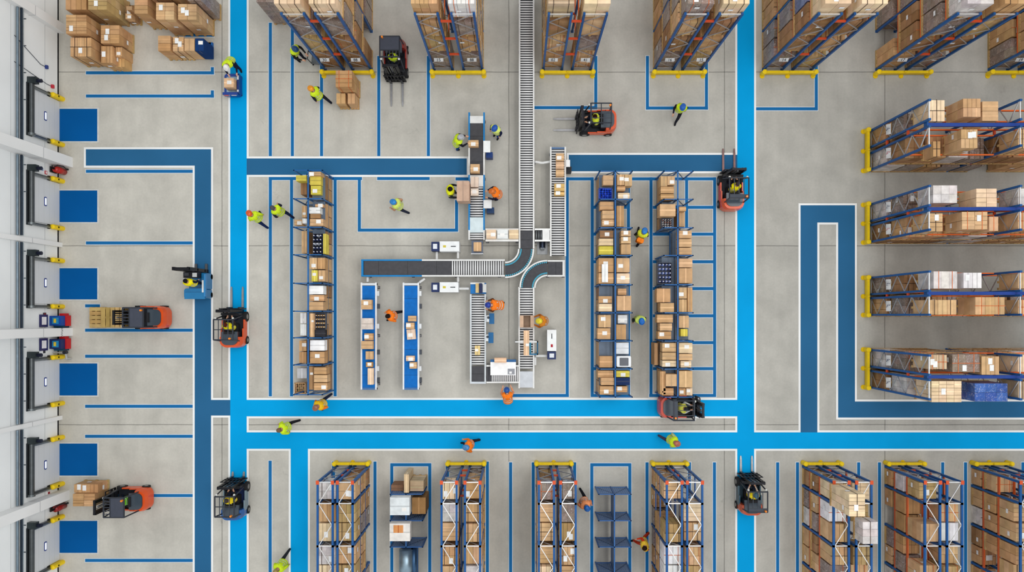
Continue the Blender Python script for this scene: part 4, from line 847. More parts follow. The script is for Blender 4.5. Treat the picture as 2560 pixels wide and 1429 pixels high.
def station(y, label, flip=1, c1=(24, 74, 156), c2=(196, 32, 38)):
    t = thing('dock_control_stand', label, 'control stand', (XW + .28, fy(y), 0))
    b = MB(); b.bx(-.26, .3, -.24, .24, 0, .75, c1); b.bx(-.2, .24, -.34, -.24, 0, .5, (16, 70, 96)); b.build('cabinet', 'paint', t)
    b = MB(); b.bx(.3, .36, -.26, .26, .05, .42, c2); b.bx(.0, .28, .24, .36, .1, .4, c2); b.build('bumper', 'paint', t)
    b = MB(); b.bx(-.26, -.2, -.3, .3, .95, 1.5, (44, 42, 92)); b.build('screen_housing', 'gloss', t)
    b = MB(); b.bx(-.2, -.196, -.19, .19, 1.06, 1.4, (238, 234, 236)); b.build('screen', 'matte', t)
    b = MB(); b.bx(-.1, .2, -.16, .16, .75, .8, (40, 130, 180)); b.bx(.0, .1, -.1, .1, .8, .84, (220, 190, 60)); b.build('keyboard', 'matte', t)
station(801, 'blue and red dock control stand with white screen, above the lettered column')
station(858, 'dark blue and red control cabinet just below the lettered column', c1=(30, 46, 96))
t = thing('air_hose_reel', 'pale pipework bracket below the lower control cabinet by the fourth door', 'pipework', (XW + .35, fy(880), 0))
b = MB(); b.tube([(-.3, 0, .5), (.3, .02, .5), (.3, -.3, .4), (.3, -.3, .05), (.1, -.34, .05)], .04, (214, 214, 212)); b.build('pipe', 'metal', t); b = MB(); b.cyl((.3, .02, .42), (.3, .02, .62), .09, (60, 62, 70), 10); b.build('valve', 'metal', t)

# ================================================================ conveyors
CZ = .8
def cv(px, py, z=CZ): return P(px, py, z)
RB = (20, 124, 190); DB = (72, 72, 76)
def conveyor(name, label, x0, y0, x1, y1, axis, segs, rails, z=CZ, pitch=6.1, legs=True, ends=(), deck=(96, 96, 98), cat='conveyor'):
    """x0..y1: outline of its bed as seen in the photo; segs: (kind, from, to, colour) and rails: (from, to, colour) along the axis, in photo pixels"""
    X0, Y1 = cv(x0, y0, z); X1, Y0 = cv(x1, y1, z)
    cx, cy = (X0 + X1) / 2, (Y0 + Y1) / 2
    t = thing(name, label, cat, (cx, cy, 0))
    ver = axis == 'y'
    v0, v1 = (X0 - cx, X1 - cx) if ver else (Y0 - cy, Y1 - cy)
    U = (lambda p: cv(0, p, z)[1] - cy) if ver else (lambda p: cv(p, 0, z)[0] - cx)
    def box(b, ua, ub, va, vb, za, zb, c): return b.bx(va, vb, ua, ub, za, zb, c) if ver else b.bx(ua, ub, va, vb, za, zb, c)
    rw = .075
    for a, e, c in rails:
        for va, vb in ((v0, v0 + rw), (v1 - rw, v1)):
            b = MB(); box(b, U(a), U(e), va, vb, z - .16, z + .03, c); b.build('side_rail', 'paint', t)
    proto = None
    for kind, a, e, c in segs:
        ua, ub = U(a), U(e)
        if kind == 'roller':
            b = MB(); box(b, ua, ub, v0 + rw, v1 - rw, z - .16, z - .13, (66, 66, 70)); b.build('bed_pan', 'paint', t)
            n = max(2, round(abs(e - a) / pitch)); src = None
            for k in range(n):
                u = ua + (ub - ua) * (k + .5) / n
                if src is None:
                    b = MB()
                    p, q = ((v0 + rw, 0, z - .04), (v1 - rw, 0, z - .04)) if ver else ((0, v0 + rw, z - .04), (0, v1 - rw, z - .04))
                    b.cyl(p, q, .034, c, 8); src = b.build('roller', 'metal' if c[0] < 200 else 'paint', t, True); src.location = (0, u, 0) if ver else (u, 0, 0)
                else: dup(src, t, (0, u, 0) if ver else (u, 0, 0))
        else:
            b = MB(); box(b, ua, ub, v0 + rw, v1 - rw, z - .14, z + (.0 if kind == 'belt' else .02), c)
            n = max(1, int(abs(ub - ua) / 1.1))
            if kind == 'belt':
                for k in range(n): uu = ua + (ub - ua) * (k + .5) / n; box(b, uu - .012, uu + .012, v0 + rw, v1 - rw, z, z + .002, tuple(q * .78 for q in c))
            b.build('belt' if kind == 'belt' else 'cover_plate', 'rubber' if kind == 'belt' else 'paint', t)
    for a, c in ends:
        b = MB(); box(b, U(a) - .05, U(a) + .05, v0, v1, z - .16, z + .02, c); b.build('end_roller', 'paint', t)
    if legs:
        ua, ub = U(y0 if ver else x0), U(y1 if ver else x1); n = max(2, int(abs(ub - ua) / 2.2) + 1)
        for k in range(n):
            u = ua + (ub - ua) * (.04 + .92 * k / (n - 1))
            for v in (v0 + .05, v1 - .05):
                b = MB(); box(b, u - .035, u + .035, v - .035, v + .035, 0, z - .16, (150, 152, 156)); box(b, u - .07, u + .07, v - .06, v + .06, 0, .015, (90, 90, 94)); b.build('leg', 'metal', t)
    return t
WR = (222, 222, 220); RO = (232, 232, 232)
conveyor('roller_conveyor', 'very long white roller conveyor entering from the upper photo edge', 1297, -30, 1336, 621, 'y', [('roller', -30, 577, RO), ('belt', 577, 621, DB)], [(-30, 621, WR)])
conveyor('belt_conveyor', 'long dark belt and roller conveyor feeding towards the left end'.replace(' left', ' blue-capped'), 903, 648, 1262, 691, 'x', [('belt', 910, 1128, DB), ('roller', 1128, 1260, RO)], [(903, 1055, RB), (1055, 1262, WR)], ends=((906, RB),), pitch=5.8)
def curve(name, label, c, r, a0, a1, z=CZ, half=.36, teal=(60, 150, 176)):
    x, y = cv(*c, z); t = thing(name, label, 'conveyor', (x, y, 0)); n = 14
    s = (H - z) / H; rr = r * K * s
    def arc(r0, r1, z0, z1, col, nm, m):
        b = MB(); vs = []; fs = []
        for i in range(n + 1):
            a = math.radians(a0 + (a1 - a0) * i / n); ca, sa = math.cos(a), math.sin(a)
            vs += [(r0 * ca, r0 * sa, z0), (r1 * ca, r1 * sa, z0), (r1 * ca, r1 * sa, z1), (r0 * ca, r0 * sa, z1)]
        for i in range(n):
            q = i * 4
            for k in range(4): fs.append((q + k, q + (k + 1) % 4, q + 4 + (k + 1) % 4, q + 4 + k))
        fs += [(0, 1, 2, 3), tuple(n * 4 + k for k in (3, 2, 1, 0))]
        b.add(vs, fs, col); return b.build(nm, m, t)
    arc(rr - half + .07, rr + half - .07, z - .12, z, DB, 'belt', 'rubber')
    for q in (-1, 1): arc(rr + q * half - .05, rr + q * half + .02, z - .16, z + .03, WR, 'side_rail', 'paint')
    for q in (-1, 1):
        src = None
        for i in range(20):
            a = math.radians(a0 + (a1 - a0) * (i + .5) / 20); p = ((rr + q * (half - .1)) * math.cos(a), (rr + q * (half - .1)) * math.sin(a), 0)
            if src is None: b = MB(); b.cyl((0, 0, z), (0, 0, z + .045), .04, teal, 6); src = b.build('guide_wheel', 'paint', t); src.location = p
            else: dup(src, t, p)
    for a in (a0 + 12, a1 - 12):
        for q in (-1, 1):
            a_ = math.radians(a); b = MB(); b.bx(-.035, .035, -.035, .035, 0, z - .16, (150, 152, 156)); o = b.build('leg', 'metal', t); o.location = ((rr + q * (half - .08)) * math.cos(a_), (rr + q * (half - .08)) * math.sin(a_), 0)
    return t
curve('curved_conveyor', 'curved dark belt conveyor joining the long roller line to the blue-capped belt', (1263, 622), 53, -90, 0)
curve('curved_conveyor', 'curved dark belt conveyor turning down from the square belt', (1368, 719), 50, 90, 180)
conveyor('belt_conveyor', 'short square dark belt conveyor below the second roller line', 1369, 650, 1412, 691, 'x', [('belt', 1370, 1409, DB)], [(1369, 1412, WR)], ends=((1409, WR),))
conveyor('roller_conveyor', 'roller conveyor descending from the lower curve to the grey plate', 1296, 717, 1336, 970, 'y', [('roller', 718, 922, RO), ('plate', 928, 968, (196, 200, 206))], [(717, 970, WR)])
conveyor('belt_conveyor', 'dark belt conveyor with bright blue head and pale cover plate', 1171, 281, 1212, 599, 'y', [('plate', 290, 308, (224, 224, 222)), ('belt', 308, 437, DB), ('plate', 438, 466, WR), ('roller', 466, 542, RO), ('plate', 543, 581, (204, 218, 222)), ('roller', 582, 599, RO)], [(281, 352, RB), (352, 437, WR), (437, 575, RB), (575, 599, WR)])
conveyor('roller_conveyor', 'white roller conveyor carrying packed cartons beside the dark blue lane', 1375, 367, 1415, 640, 'y', [('plate', 368, 372, (90, 120, 160)), ('roller', 373, 638, RO)], [(367, 640, WR)])
conveyor('roller_conveyor', 'roller conveyor ending at a dark square belt, beside the orange-vested packer', 1175, 735, 1215, 957, 'y', [('roller', 737, 912, RO), ('belt', 915, 953, DB)], [(735, 957, (206, 212, 216))], ends=((956, (200, 206, 212)),))
conveyor('roller_conveyor', 'short cross conveyor linking the square belt to the grey plate', 1216, 912, 1296, 957, 'x', [('belt', 1216, 1228, DB), ('roller', 1228, 1296, RO)], [(1216, 1296, WR)], pitch=5)
conveyor('transfer_table', 'white cross table of parcels between the two roller lines', 1214, 571, 1296, 603, 'x', [('plate', 1215, 1296, (214, 210, 204))], [(1214, 1296, (236, 236, 234))], cat='table')
conveyor('transfer_table', 'short white cross table with dark grid next to the corner curve', 1337, 571, 1375, 603, 'x', [('roller', 1338, 1356, (120, 124, 126)), ('plate', 1356, 1374, (226, 226, 224))], [(1337, 1375, (236, 236, 234))], cat='table')
for x0, x1, lb in ((902, 942, 'blue-belted packing conveyor nearer the shelving'), (1007, 1048, 'blue-belted packing conveyor nearer the roller lines')):
    t = conveyor('belt_conveyor', lb, x0, 706, x1, 973, 'y', [('belt', 714, 969, (4, 104, 186))], [(706, 973, (226, 228, 230))], ends=((710, (214, 218, 222)), (971, (70, 110, 160))))
    xr = cv(x1, 0)[0] - t.location.x
    for k, yy in enumerate((733, 765, 815, 880, 921, 950)):
        b = MB(); y = cv(0, yy)[1] - t.location.y; b.bx(xr + .0, xr + .1, y - .12, y + .12, .5, .72, (70, 74, 82) if k % 2 else (206, 208, 210)); b.build('side_motor', 'metal', t)
# cartons on the conveyors
CG = 'cartons on the packing conveyors'
def on_belt(r, h, col, lb, **k): return carton_px(r, CZ + .004, CZ + h, col, lb, CG, **k)
on_belt((1171, 350, 1196, 366), .3, TAN, 'tan carton with white label on the dark belt by the grey-hatted worker', stick=True)
on_belt((1176, 410, 1199, 431), .35, TAN, 'tan carton halfway down the dark belt', stick=True)
on_belt((1177, 442, 1196, 467), .3, (226, 204, 186), 'pale carton at the roller start of the blue-headed conveyor'); on_belt((1177, 471, 1196, 488), .3, (230, 214, 198), 'pale labelled carton second on the blue-headed conveyor rollers', stick=True)
on_belt((1390, 383, 1410, 402), .3, TAN, 'tan carton topmost on the conveyor beside the dark blue lane'); on_belt((1390, 404, 1410, 422), .3, (210, 172, 138), 'tan carton second on the conveyor beside the dark blue lane'); on_belt((1390, 424, 1410, 440), .35, TAN, 'tan carton third on the conveyor beside the dark blue lane')
on_belt((1386, 459, 1411, 477), .3, (214, 176, 110), 'yellowish carton with dark marks on the second roller line'); on_belt((1386, 479, 1411, 488), .3, (206, 168, 106), 'short yellowish carton behind the marked one on second roller line')
on_belt((1216, 574, 1240, 596), .3, (228, 200, 170), 'cream carton on the cross table by the blue-headed conveyor', stick=True); on_belt((1243, 574, 1270, 596), .3, (228, 230, 228), 'white box in the middle of the cross table'); on_belt((1273, 574, 1296, 596), .25, (222, 196, 160), 'flat cream carton on the cross table by the long rollers')
on_belt((903, 749, 929, 773), .35, TAN, 'plain tan carton topmost on the left blue belt'.replace('left', 'shelving-side'))
o = on_belt((903, 795, 932, 823), .3, (214, 200, 188), 'film-covered carton second on the shelving-side blue belt', mat_='wrap')
on_belt((911, 833, 932, 850), .3, KRAFT, 'small kraft carton third on the shelving-side blue belt'); on_belt((903, 852, 932, 872), .3, TAN, 'wide tan carton fourth on the shelving-side blue belt'); on_belt((914, 878, 932, 898), .3, TAN, 'square tan carton fifth on the shelving-side blue belt')
on_belt((915, 905, 931, 917), .25, (196, 148, 92), 'small orange-brown carton on the shelving-side blue belt'); on_belt((919, 920, 933, 961), .3, (224, 196, 168), 'long narrow pale carton last on the shelving-side blue belt')
on_belt((1020, 789, 1040, 803), .25, TAN, 'low carton topmost on the roller-side blue belt'); on_belt((1015, 806, 1035, 822), .3, TAN, 'tan carton second on the roller-side blue belt'); on_belt((1017, 823, 1038, 848), .25, (222, 196, 174), 'pale carton with white label on the roller-side blue belt', stick=True, rz=.08)
on_belt((1015, 889, 1036, 902), .25, (220, 184, 152), 'labelled carton fourth on the roller-side blue belt', stick=True); on_belt((1024, 905, 1041, 921), .3, TAN, 'tan carton last on the roller-side blue belt')
on_belt((1187, 864, 1200, 887), .25, (226, 200, 140), 'cream carton alone on the rollers near the dark square belt'); on_belt((1308, 788, 1327, 818), .3, (206, 176, 150), 'open carton being packed by the yellow-hatted worker', opened=True); on_belt((1309, 826, 1323, 888), .35, (216, 180, 146), 'long flat tan carton on the descending rollers')
carton_px((1142, 452, 1173, 502), .85, 1.75, (196, 164, 142), 'very large plain carton held by the dark-haired worker', stick=False)
carton_px((1236, 894, 1266, 906), .98, 1.25, (222, 184, 152), 'flat tan carton on the rear ledge of the white packing table')
# separate little conveyor cart with a carton
t = thing('conveyor_cart', 'low dark cart parked below the blue-headed conveyor', 'cart', (*P(1193, 617, .6), 0))
b = MB(); b.bx(-.28, .28, -.32, .32, .52, .6, (84, 92, 108)); b.build('deck', 'metal', t); b = MB(); b.bx(-.3, .3, -.36, -.32, .5, .72, (212, 214, 216)); b.build('front_bar', 'paint', t)
for sx in (-.24, .24):
    for sy in (-.27, .27): b = MB(); b.bx(sx - .03, sx + .03, sy - .03, sy + .03, .1, .52, (96, 100, 112)); b.build('leg', 'metal', t); b = MB(); b.cyl((sx - .03, sy, .06), (sx + .03, sy, .06), .06, BLK, 8); b.build('caster', 'rubber', t)
carton_px((1184, 605, 1203, 627), .605, .95, TAN, 'tan carton riding on the low dark cart', CG)
# machines: white cabinet with a blue control head
def machine(x0, y0, x1, y1, head, label, extra=None):
    z = .95; X0, Y1 = P(x0, y0, z); X1, Y0 = P(x1, y1, z); t = thing('labelling_machine', label, 'machine', ((X0 + X1) / 2, (Y0 + Y1) / 2, 0)); w, d = X1 - X0, Y1 - Y0
    L = max(w, d); hx = w > d
    hw = .38
    b = MB()
    def bb(u0, u1, q, za, zb, c, bld):
        q *= min(w, d) / 2
        return bld.bx(u0, u1, -q, q, za, zb, c) if hx else bld.bx(-q, q, u0, u1, za, zb, c)
    u0, u1 = -L / 2, L / 2
    if head > 0: ha, hb, ca, cb = u0, u0 + hw, u0 + hw + .03, u1
    else: ha, hb, ca, cb = u1 - hw, u1, u0, u1 - hw - .03
    bb(ca, cb, 1, .1, z, (232, 234, 234), b); b.build('cabinet', 'paint', t)
    b = MB(); bb(ca + .08, cb - .08, .9, 0, .1, (60, 62, 70), b); b.build('plinth', 'matte', t)
    b = MB(); bb(ha, hb, .92, .3, z - .04, (30, 46, 92), b); b.build('control_head', 'paint', t)
    b = MB(); bb(ha + .09, hb - .09, .5, z - .04, z + .02, (222, 226, 232), b); b.build('screen', 'matte', t)
    m = (ca + cb) / 2 + (cb - ca) * .2; b = MB(); bb(m - .12, m + .12, .08, z, z + .012, (60, 62, 66), b); b.build('vent_slot', 'matte', t)
    b = MB(); m = ca + (cb - ca) * .25; bb(m - .07, m + .07, .22, z, z + .01, extra or (206, 190, 80), b); b.build('warning_label', 'matte', t)
    return t
machine(1078, 603, 1148, 628, 1, 'white labelling machine with navy control head above the blue-capped belt')
machine(1078, 705, 1146, 730, 1, 'white labelling machine with navy control head below the blue-capped belt')
machine(1368, 824, 1391, 898, 1, 'white machine standing upright beside the descending rollers', (170, 40, 50))
t = thing('tape_machine', 'blue and navy carton taping head at the start of the packing rollers', 'machine', (*P(1195, 720, 1.0), 0))
b = MB(); b.bx(-.38, .38, -.26, .26, .5, .8, (20, 110, 180)); b.build('body', 'paint', t); b = MB(); b.bx(.06, .2, -.24, .24, .8, 1.02, (28, 38, 78)); b.build('taping_head', 'paint', t); b = MB(); b.bx(-.12, .04, -.22, .24, .8, .95, (214, 186, 130)); b.build('tape_roll_tray', 'card', t); b = MB(); b.bx(.22, .4, -.2, .2, .6, .95, (206, 208, 206)); b.bx(-.38, .3, .2, .28, .8, .9, (220, 222, 222)); b.build('frame', 'paint', t)
for sx in (-.33, .33):
    for sy in (-.2, .2): b = MB(); b.bx(sx - .035, sx + .035, sy - .035, sy + .035, 0, .5, (140, 144, 150)); b.build('leg', 'metal', t)
def pipe(pts, label, r=.06, z=.55):
    t = thing('support_arm', label, 'support arm', (*P(*pts[0], z), 0)); o = t.location; b = MB()
    q = [(*(P(*p, z)), z) for p in pts]; b.tube([(x - o.x, y - o.y, zz) for x, y, zz in q], r, (226, 226, 224), 8); b.build('tube', 'paint', t)
    b = MB(); b.cyl((q[-1][0] - o.x, q[-1][1] - o.y, 0), (q[-1][0] - o.x, q[-1][1] - o.y, z), .05, (190, 192, 194), 8); b.build('foot_post', 'paint', t)
pipe([(1092, 648), (1092, 630)], 'short white arm under the upper labelling machine, near its control head'); pipe([(1145, 646), (1145, 630)], 'short white arm under the upper labelling machine, at its plain end'); pipe([(1145, 704), (1145, 692)], 'white arm between blue-capped belt and lower labelling machine'); pipe([(1173, 721), (1148, 721)], 'white arm from lower labelling machine to taping head')
pipe([(919, 704), (919, 693)], 'white arm linking the blue-capped belt to shelving-side blue belt'); pipe([(1375, 404), (1355, 407), (1338, 404)], 'slightly bent white arm bridging the two roller lines'); pipe([(1367, 889), (1340, 889)], 'white arm from the upright machine to the descending rollers')
pipe([(1338, 912), (1338, 893)], 'white post arm beside the descending rollers'); pipe([(1062, 696), (1048, 706)], 'slanting white arm at the head of the roller-side blue belt')
# frame over the descending rollers
t = thing('scanner_gate', 'teal and white scanner frame straddling the descending rollers', 'scanner', (*P(1332, 869, 1.1), 0))
b = MB(); b.bx(-.2, .26, -.34, -.28, 1.0, 1.1, (20, 100, 140)); b.bx(-.2, .26, .26, .32, 1.0, 1.1, (226, 228, 228)); b.bx(.2, .26, -.34, .32, 1.0, 1.1, (16, 84, 116)); b.bx(-.2, -.08, -.3, .26, .98, 1.06, (36, 120, 150)); b.bx(-.85, -.2, .26, .32, 1.04, 1.1, (226, 228, 228)); b.build('frame', 'paint', t)
for x, y in ((.23, -.31), (.23, .29), (-.83, .29)): b = MB(); b.bx(x - .03, x + .03, y - .03, y + .03, 0, 1.0, (150, 160, 166)); b.build('post', 'metal', t)
t = thing('packing_table', 'white packing table with papers over the cross conveyor', 'table', (*P(1258, 922, 1.0), 0))
b = MB(); b.bx(-.62, .62, -.3, .34, .94, 1.0, (242, 242, 242)); b.build('table_top', 'paint', t); b = MB(); b.bx(-.62, .62, .34, .46, .9, .97, (40, 96, 150)); b.build('rear_ledge', 'paint', t); b = MB(); b.bx(.22, .56, -.26, .02, 1.0, 1.006, (150, 152, 158)); b.bx(.3, .42, -.22, -.12, 1.006, 1.01, (236, 236, 236)); b.build('papers', 'matte', t)
for x in (-.58, .58): b = MB(); b.bx(x - .03, x + .03, .36, .42, 0, .9, (150, 152, 156)); b.build('leg', 'metal', t)
def desk(px, py, label, c=(236, 238, 238), sub=(26, 58, 120), w=.34, d=.56):
    t = thing('side_desk', label, 'desk', (*P(px, py, .9), 0)); b = MB(); b.bx(-w / 2, w / 2, -d / 2, d / 2, .84, .9, c); b.build('desk_top', 'paint', t); b = MB(); b.bx(-.06, w / 2 + .1, -d / 2 - .18, -d / 2 + .1, 0, .5, sub); b.build('base_box', 'paint', t)
    b = MB(); b.bx(-.05, .05, -.05, .05, 0, .84, (150, 152, 156)); b.build('leg', 'metal', t)
desk(1217, 366, 'white side box on a navy foot beside the dark belt'); desk(1219, 510, 'white scanner desk beside the orange-hatted worker', (224, 226, 226), (30, 60, 100), .4, .4); desk(1420, 408, 'small white side box beside the conveyor at the dark lane end', (236, 236, 236), (30, 30, 34), .2, .34)
for px, py, lb in ((1226, 796, 'upper blue bin stand beside the packing rollers'), (1224, 844, 'lower blue bin stand beside the packing rollers')):
    t = thing('bin_stand', lb, 'bin stand', (*P(px, py, .8), 0)); b = MB(); b.bx(-.06, .18, -.26, .26, .5, .72, (30, 98, 150)); b.build('bin', 'paint', t); b = MB(); b.bx(-.2, -.06, -.16, .16, .6, .85, (206, 210, 212)); b.ball((-.1, .05, .85), .07, (60, 64, 70), 8, 4); b.build('dispenser', 'gloss', t); b = MB(); b.cyl((.05, 0, 0), (.05, 0, .5), .04, (120, 124, 130), 8); b.build('leg', 'metal', t)
t = thing('floor_motor', 'dark drive motor on a grey plate inside the conveyor corner', 'motor', (*P(1356, 614, .2), 0)); b = MB(); b.bx(-.26, .26, -.42, .3, 0, .05, (120, 122, 124)); b.build('base_plate', 'metal', t); b = MB(); b.cyl((0, -.12, .2), (0, .22, .2), .15, (50, 58, 74), 12); b.bx(-.1, .1, -.2, -.1, .05, .34, (90, 94, 98)); b.build('motor_body', 'metal', t)
# ================================================================ forklifts
def forklift(px, py, heading, label, body=FORG, roof='bars', forks=1.1, driver=None, high=0, trim=(44, 48, 56), fork_c=(150, 150, 152), fz=.06, guardc=(48, 52, 60), sill=None, zt=2.12):
    x, y = fx(px), fy(py); rz = -math.radians(heading)
    t = thing('forklift', label, 'forklift', (x, y, 0), rz)
    sill = sill or body
    b = MB(); b.prism(rrect(-.50, .50, -.62, .62, .08), .14, .32, trim); b.build('chassis', 'paint', t)
    for s in (-1, 1): b = MB(); b.bx(s * .5, s * .56, -.6, .34, .22, .56, sill); b.bx(s * .5, s * .56, -.6, -.1, .56, .7, sill); b.build('side_sill', 'gloss', t)
    b = MB(); pl = rrect(-.55, .55, -1.05, -.5, .34, 6, (0, 0, 1, 1)); b.prism(pl, .2, .72, body); b.prism([(q * .99, w) for q, w in pl], .72, .98, body, None, .9, (0, -.6)); b.build('counterweight', 'gloss', t)
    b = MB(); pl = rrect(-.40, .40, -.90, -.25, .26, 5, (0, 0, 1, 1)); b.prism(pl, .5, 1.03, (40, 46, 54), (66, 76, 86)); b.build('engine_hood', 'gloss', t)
    b = MB(); b.prism(rrect(-.26, .26, -.3, .14, .07), .32, .65, (28, 28, 32)); b.bx(-.24, .24, -.36, -.26, .74, 1.12, (32, 32, 36)); b.build('seat', 'rubber', t)
    b = MB(); b.bx(-.46, .46, .56, .66, .5, .94, (36, 38, 44)); b.bx(-.4, .4, .52, .66, .88, .96, (26, 26, 30)); b.build('dashboard', 'paint', t)
    b = MB(); pts = [(.16 * math.cos(2 * pi * k / 12), .30 + .13 * math.sin(2 * pi * k / 12), .86 + .06 * math.sin(2 * pi * k / 12)) for k in range(13)]; b.tube(pts, .018, BLK, 5); b.cyl((0, .54, .80), (0, .3, .86), .02, BLK, 6); b.build('steering_wheel', 'rubber', t)
    g = guardc
    b = MB()
    for s in (-1, 1):
        b.tube([(s * .46, .52, .6), (s * .46, .34, zt), (s * .46, -.62, zt), (s * .46, -.70, .95)], .034, g, 6)
    for yy in (.34, -.62): b.bar((-.46, yy, zt), (.46, yy, zt), .06, .05, g)
    if roof == 'solid': b.bx(-.44, .44, -.62, .02, zt - .01, zt + .02, (66, 70, 82)); b.bx(-.44, .44, .0, .05, zt - .01, zt + .03, g)
    n = 6 if roof == 'solid' else 4
    for k in range(1, n): xx = -.46 + .92 * k / n; b.bar((xx, -.62 if roof != 'solid' else .03, zt), (xx, .34, zt), .03, .03, tuple(c * 1.25 for c in g))
    if roof == 'half': b.bx(-.44, .44, -.62, -.44, zt - .01, zt + .02, (60, 66, 76))
    if roof == 'bars': b.bar((-.44, -.14, zt), (.44, -.14, zt), .04, .04, g)
    b.build('overhead_guard', 'paint', t)
    b = MB()
    for s in (-1, 1): b.bx(s * .30 - .045, s * .30 + .045, .68, .82, .06, zt + .03, BLK); b.bx(s * .20 - .03, s * .20 + .03,   .72, .84, .06, zt - .07, (44, 44, 48))
    for z in (.3, 1.1, zt - .02): b.bx(-.34, .34, .7, .8, z, z + .08, (38, 38, 42))
    b.cyl((0, .72, .2), (0, .72, zt - .2), .045, (120, 122, 126), 8); b.cyl((-.1, .78, .3), (-.1, .78, zt - .1), .02, (150, 150, 140), 6); b.cyl((.1, .78, .3), (.1, .78, zt - .1), .02, (150, 150, 140), 6)
    b.build('mast', 'metal', t)
    b = MB(); b.bx(-.5, .5, .84, .9, .16, .26, (36, 36, 40)); b.bx(-.5, .5, .84, .9, .46, .56, (36, 36, 40))
    for k in range(7): xx = -.48 + .96 * k / 6; b.bx(xx - .018, xx + .018, .85, .89, .26, 1.05, (40, 40, 44))
    b.bx(-.5, .5, .85, .89, 1.02, 1.07, (40, 40, 44)); b.build('carriage', 'metal', t)
    for s in (-1, 1):
        b = MB(); xx = s * .28; b.bx(xx - .055, xx + .055, .9, .95, fz, .56, (60, 60, 64))
        L = forks; b.add([(xx - .055, .92, fz - .02), (xx + .055, .92, fz - .02), (xx + .05, .92 + L * .8, fz - .02), (xx - .05, .92 + L * .8, fz - .02), (xx + .03, .92 + L, fz - .02), (xx - .03, .92 + L, fz - .02),
                     (xx - .055, .92, fz + .03), (xx + .055, .92, fz + .03), (xx + .05, .92 + L * .8, fz + .015), (xx - .05, .92 + L * .8, fz + .015), (xx + .03, .92 + L, fz), (xx - .03, .92 + L, fz)],
                    [(6, 7, 8, 9), (9, 8, 10, 11), (0, 3, 2, 1), (3, 5, 4, 2), (0, 6, 9, 3), (3, 9, 11, 5), (1, 2, 8, 7), (2, 4, 10, 8), (4, 5, 11, 10), (0, 1, 7, 6)], fork_c); b.build('fork', 'metal', t)
    for sx in (-1, 1):
        for yy, r in ((.48, .25), (-.68, .2)):
            b = MB(); b.cyl((sx * .44, yy, r), (sx * .58, yy, r), r, (30, 30, 32), 14); w_ = b.build('wheel', 'rubber', t); b = MB(); b.cyl((sx * .58, yy, r), (sx * .592, yy, r), r * .5, (150, 150, 150), 10); b.build('hub', 'metal', w_)
    for s in (-1, 1): b = MB(); b.ball((s * .42, .40, zt - .1), .06, (224, 224, 218), 8, 4); b.build('headlight', 'gloss', t)
    b = MB(); b.cyl((.34, -.56, zt + .02), (.34, -.56, zt + .14), .05, (232, 130, 30), 8); b.build('beacon', 'gloss', t)
    if driver:
        hel, vest, shirt, lb, hair = driver
        wx, wy = -math.sin(rz) * (-.03), math.cos(rz) * (-.03)
        person(0, 0, heading, 'sit', hel, vest, shirt, (34, 40, 60), lb, zb=0, xy=(x + wx, y + wy), hair=hair, scale=1.0)
    return t
Y1 = (240, 226, 30)
forklift(993, 163, 180, 'black-roofed red forklift with bare forks parked between the first two upper racks', (150, 44, 36), 'solid', 1.15, (None, HIVIS, (40, 40, 46), 'driver in yellow vest under the roof of the red forklift', (40, 30, 26)))
forklift(1484, 312, 270, 'orange forklift with empty forks pointing at the long roller conveyor', FORG, 'bars', 1.1, (None, (216, 226, 60), (40, 40, 44), 'dark-haired driver in yellow vest in the forklift with empty forks', (44, 22, 18)))
forklift(1821, 478, 0, 'orange forklift with thin raised forks straddling edge of bright lane', FORG, 'half', 1.2, (None, Y1, (50, 44, 44), 'driver in plain yellow on the forklift at the dark lane end', (70, 60, 60)), fork_c=(120, 92, 90), zt=1.76)
forklift(594, 815, 0, 'orange forklift driving up the bright lane with forks forward', FORG, 'bars', 1.05, (None, Y1, (60, 50, 40), 'driver in yellow on the forklift beside the dark blue lane', (90, 40, 26)), zt=1.76)
forklift(382, 793, 270, 'orange-tailed forklift with dark solid roof carrying wooden pallets', FORG, 'solid', 1.0, None)
forklift(337, 1240, 270, 'orange-tailed forklift delivering cartons to the fifth and lowest dock doors', FORG, 'solid', 1.0, ((246, 206, 30), (120, 214, 40), (40, 40, 46), 'yellow-hatted driver in green vest on the forklift with cartons', None))
forklift(597, 1236, 0, 'navy and red forklift without bare forks on the lower bright lane', (40, 92, 160), 'bars', .25, (None, (246, 216, 40), (50, 46, 40), 'driver in bright yellow on the navy forklift', (70, 64, 60)), trim=(30, 44, 84), sill=(120, 140, 150), zt=1.76)
forklift(1693, 1012, 90, 'red-tailed grey forklift crossing below the hatched shelving unit', (206, 66, 44), 'half', .25, (None, (222, 220, 90), (210, 212, 206), 'driver in pale yellow vest on the forklift below the shelving', (46, 50, 56)))
forklift(1865, 1224, 0, 'charcoal forklift with narrow forks pointing up into the lane crossing', (196, 84, 50), 'half', .8, ((70, 110, 130), (246, 220, 40), (210, 190, 176), 'driver in yellow jacket on the charcoal forklift', None), trim=(40, 60, 72), sill=(52, 84, 100), zt=1.8)
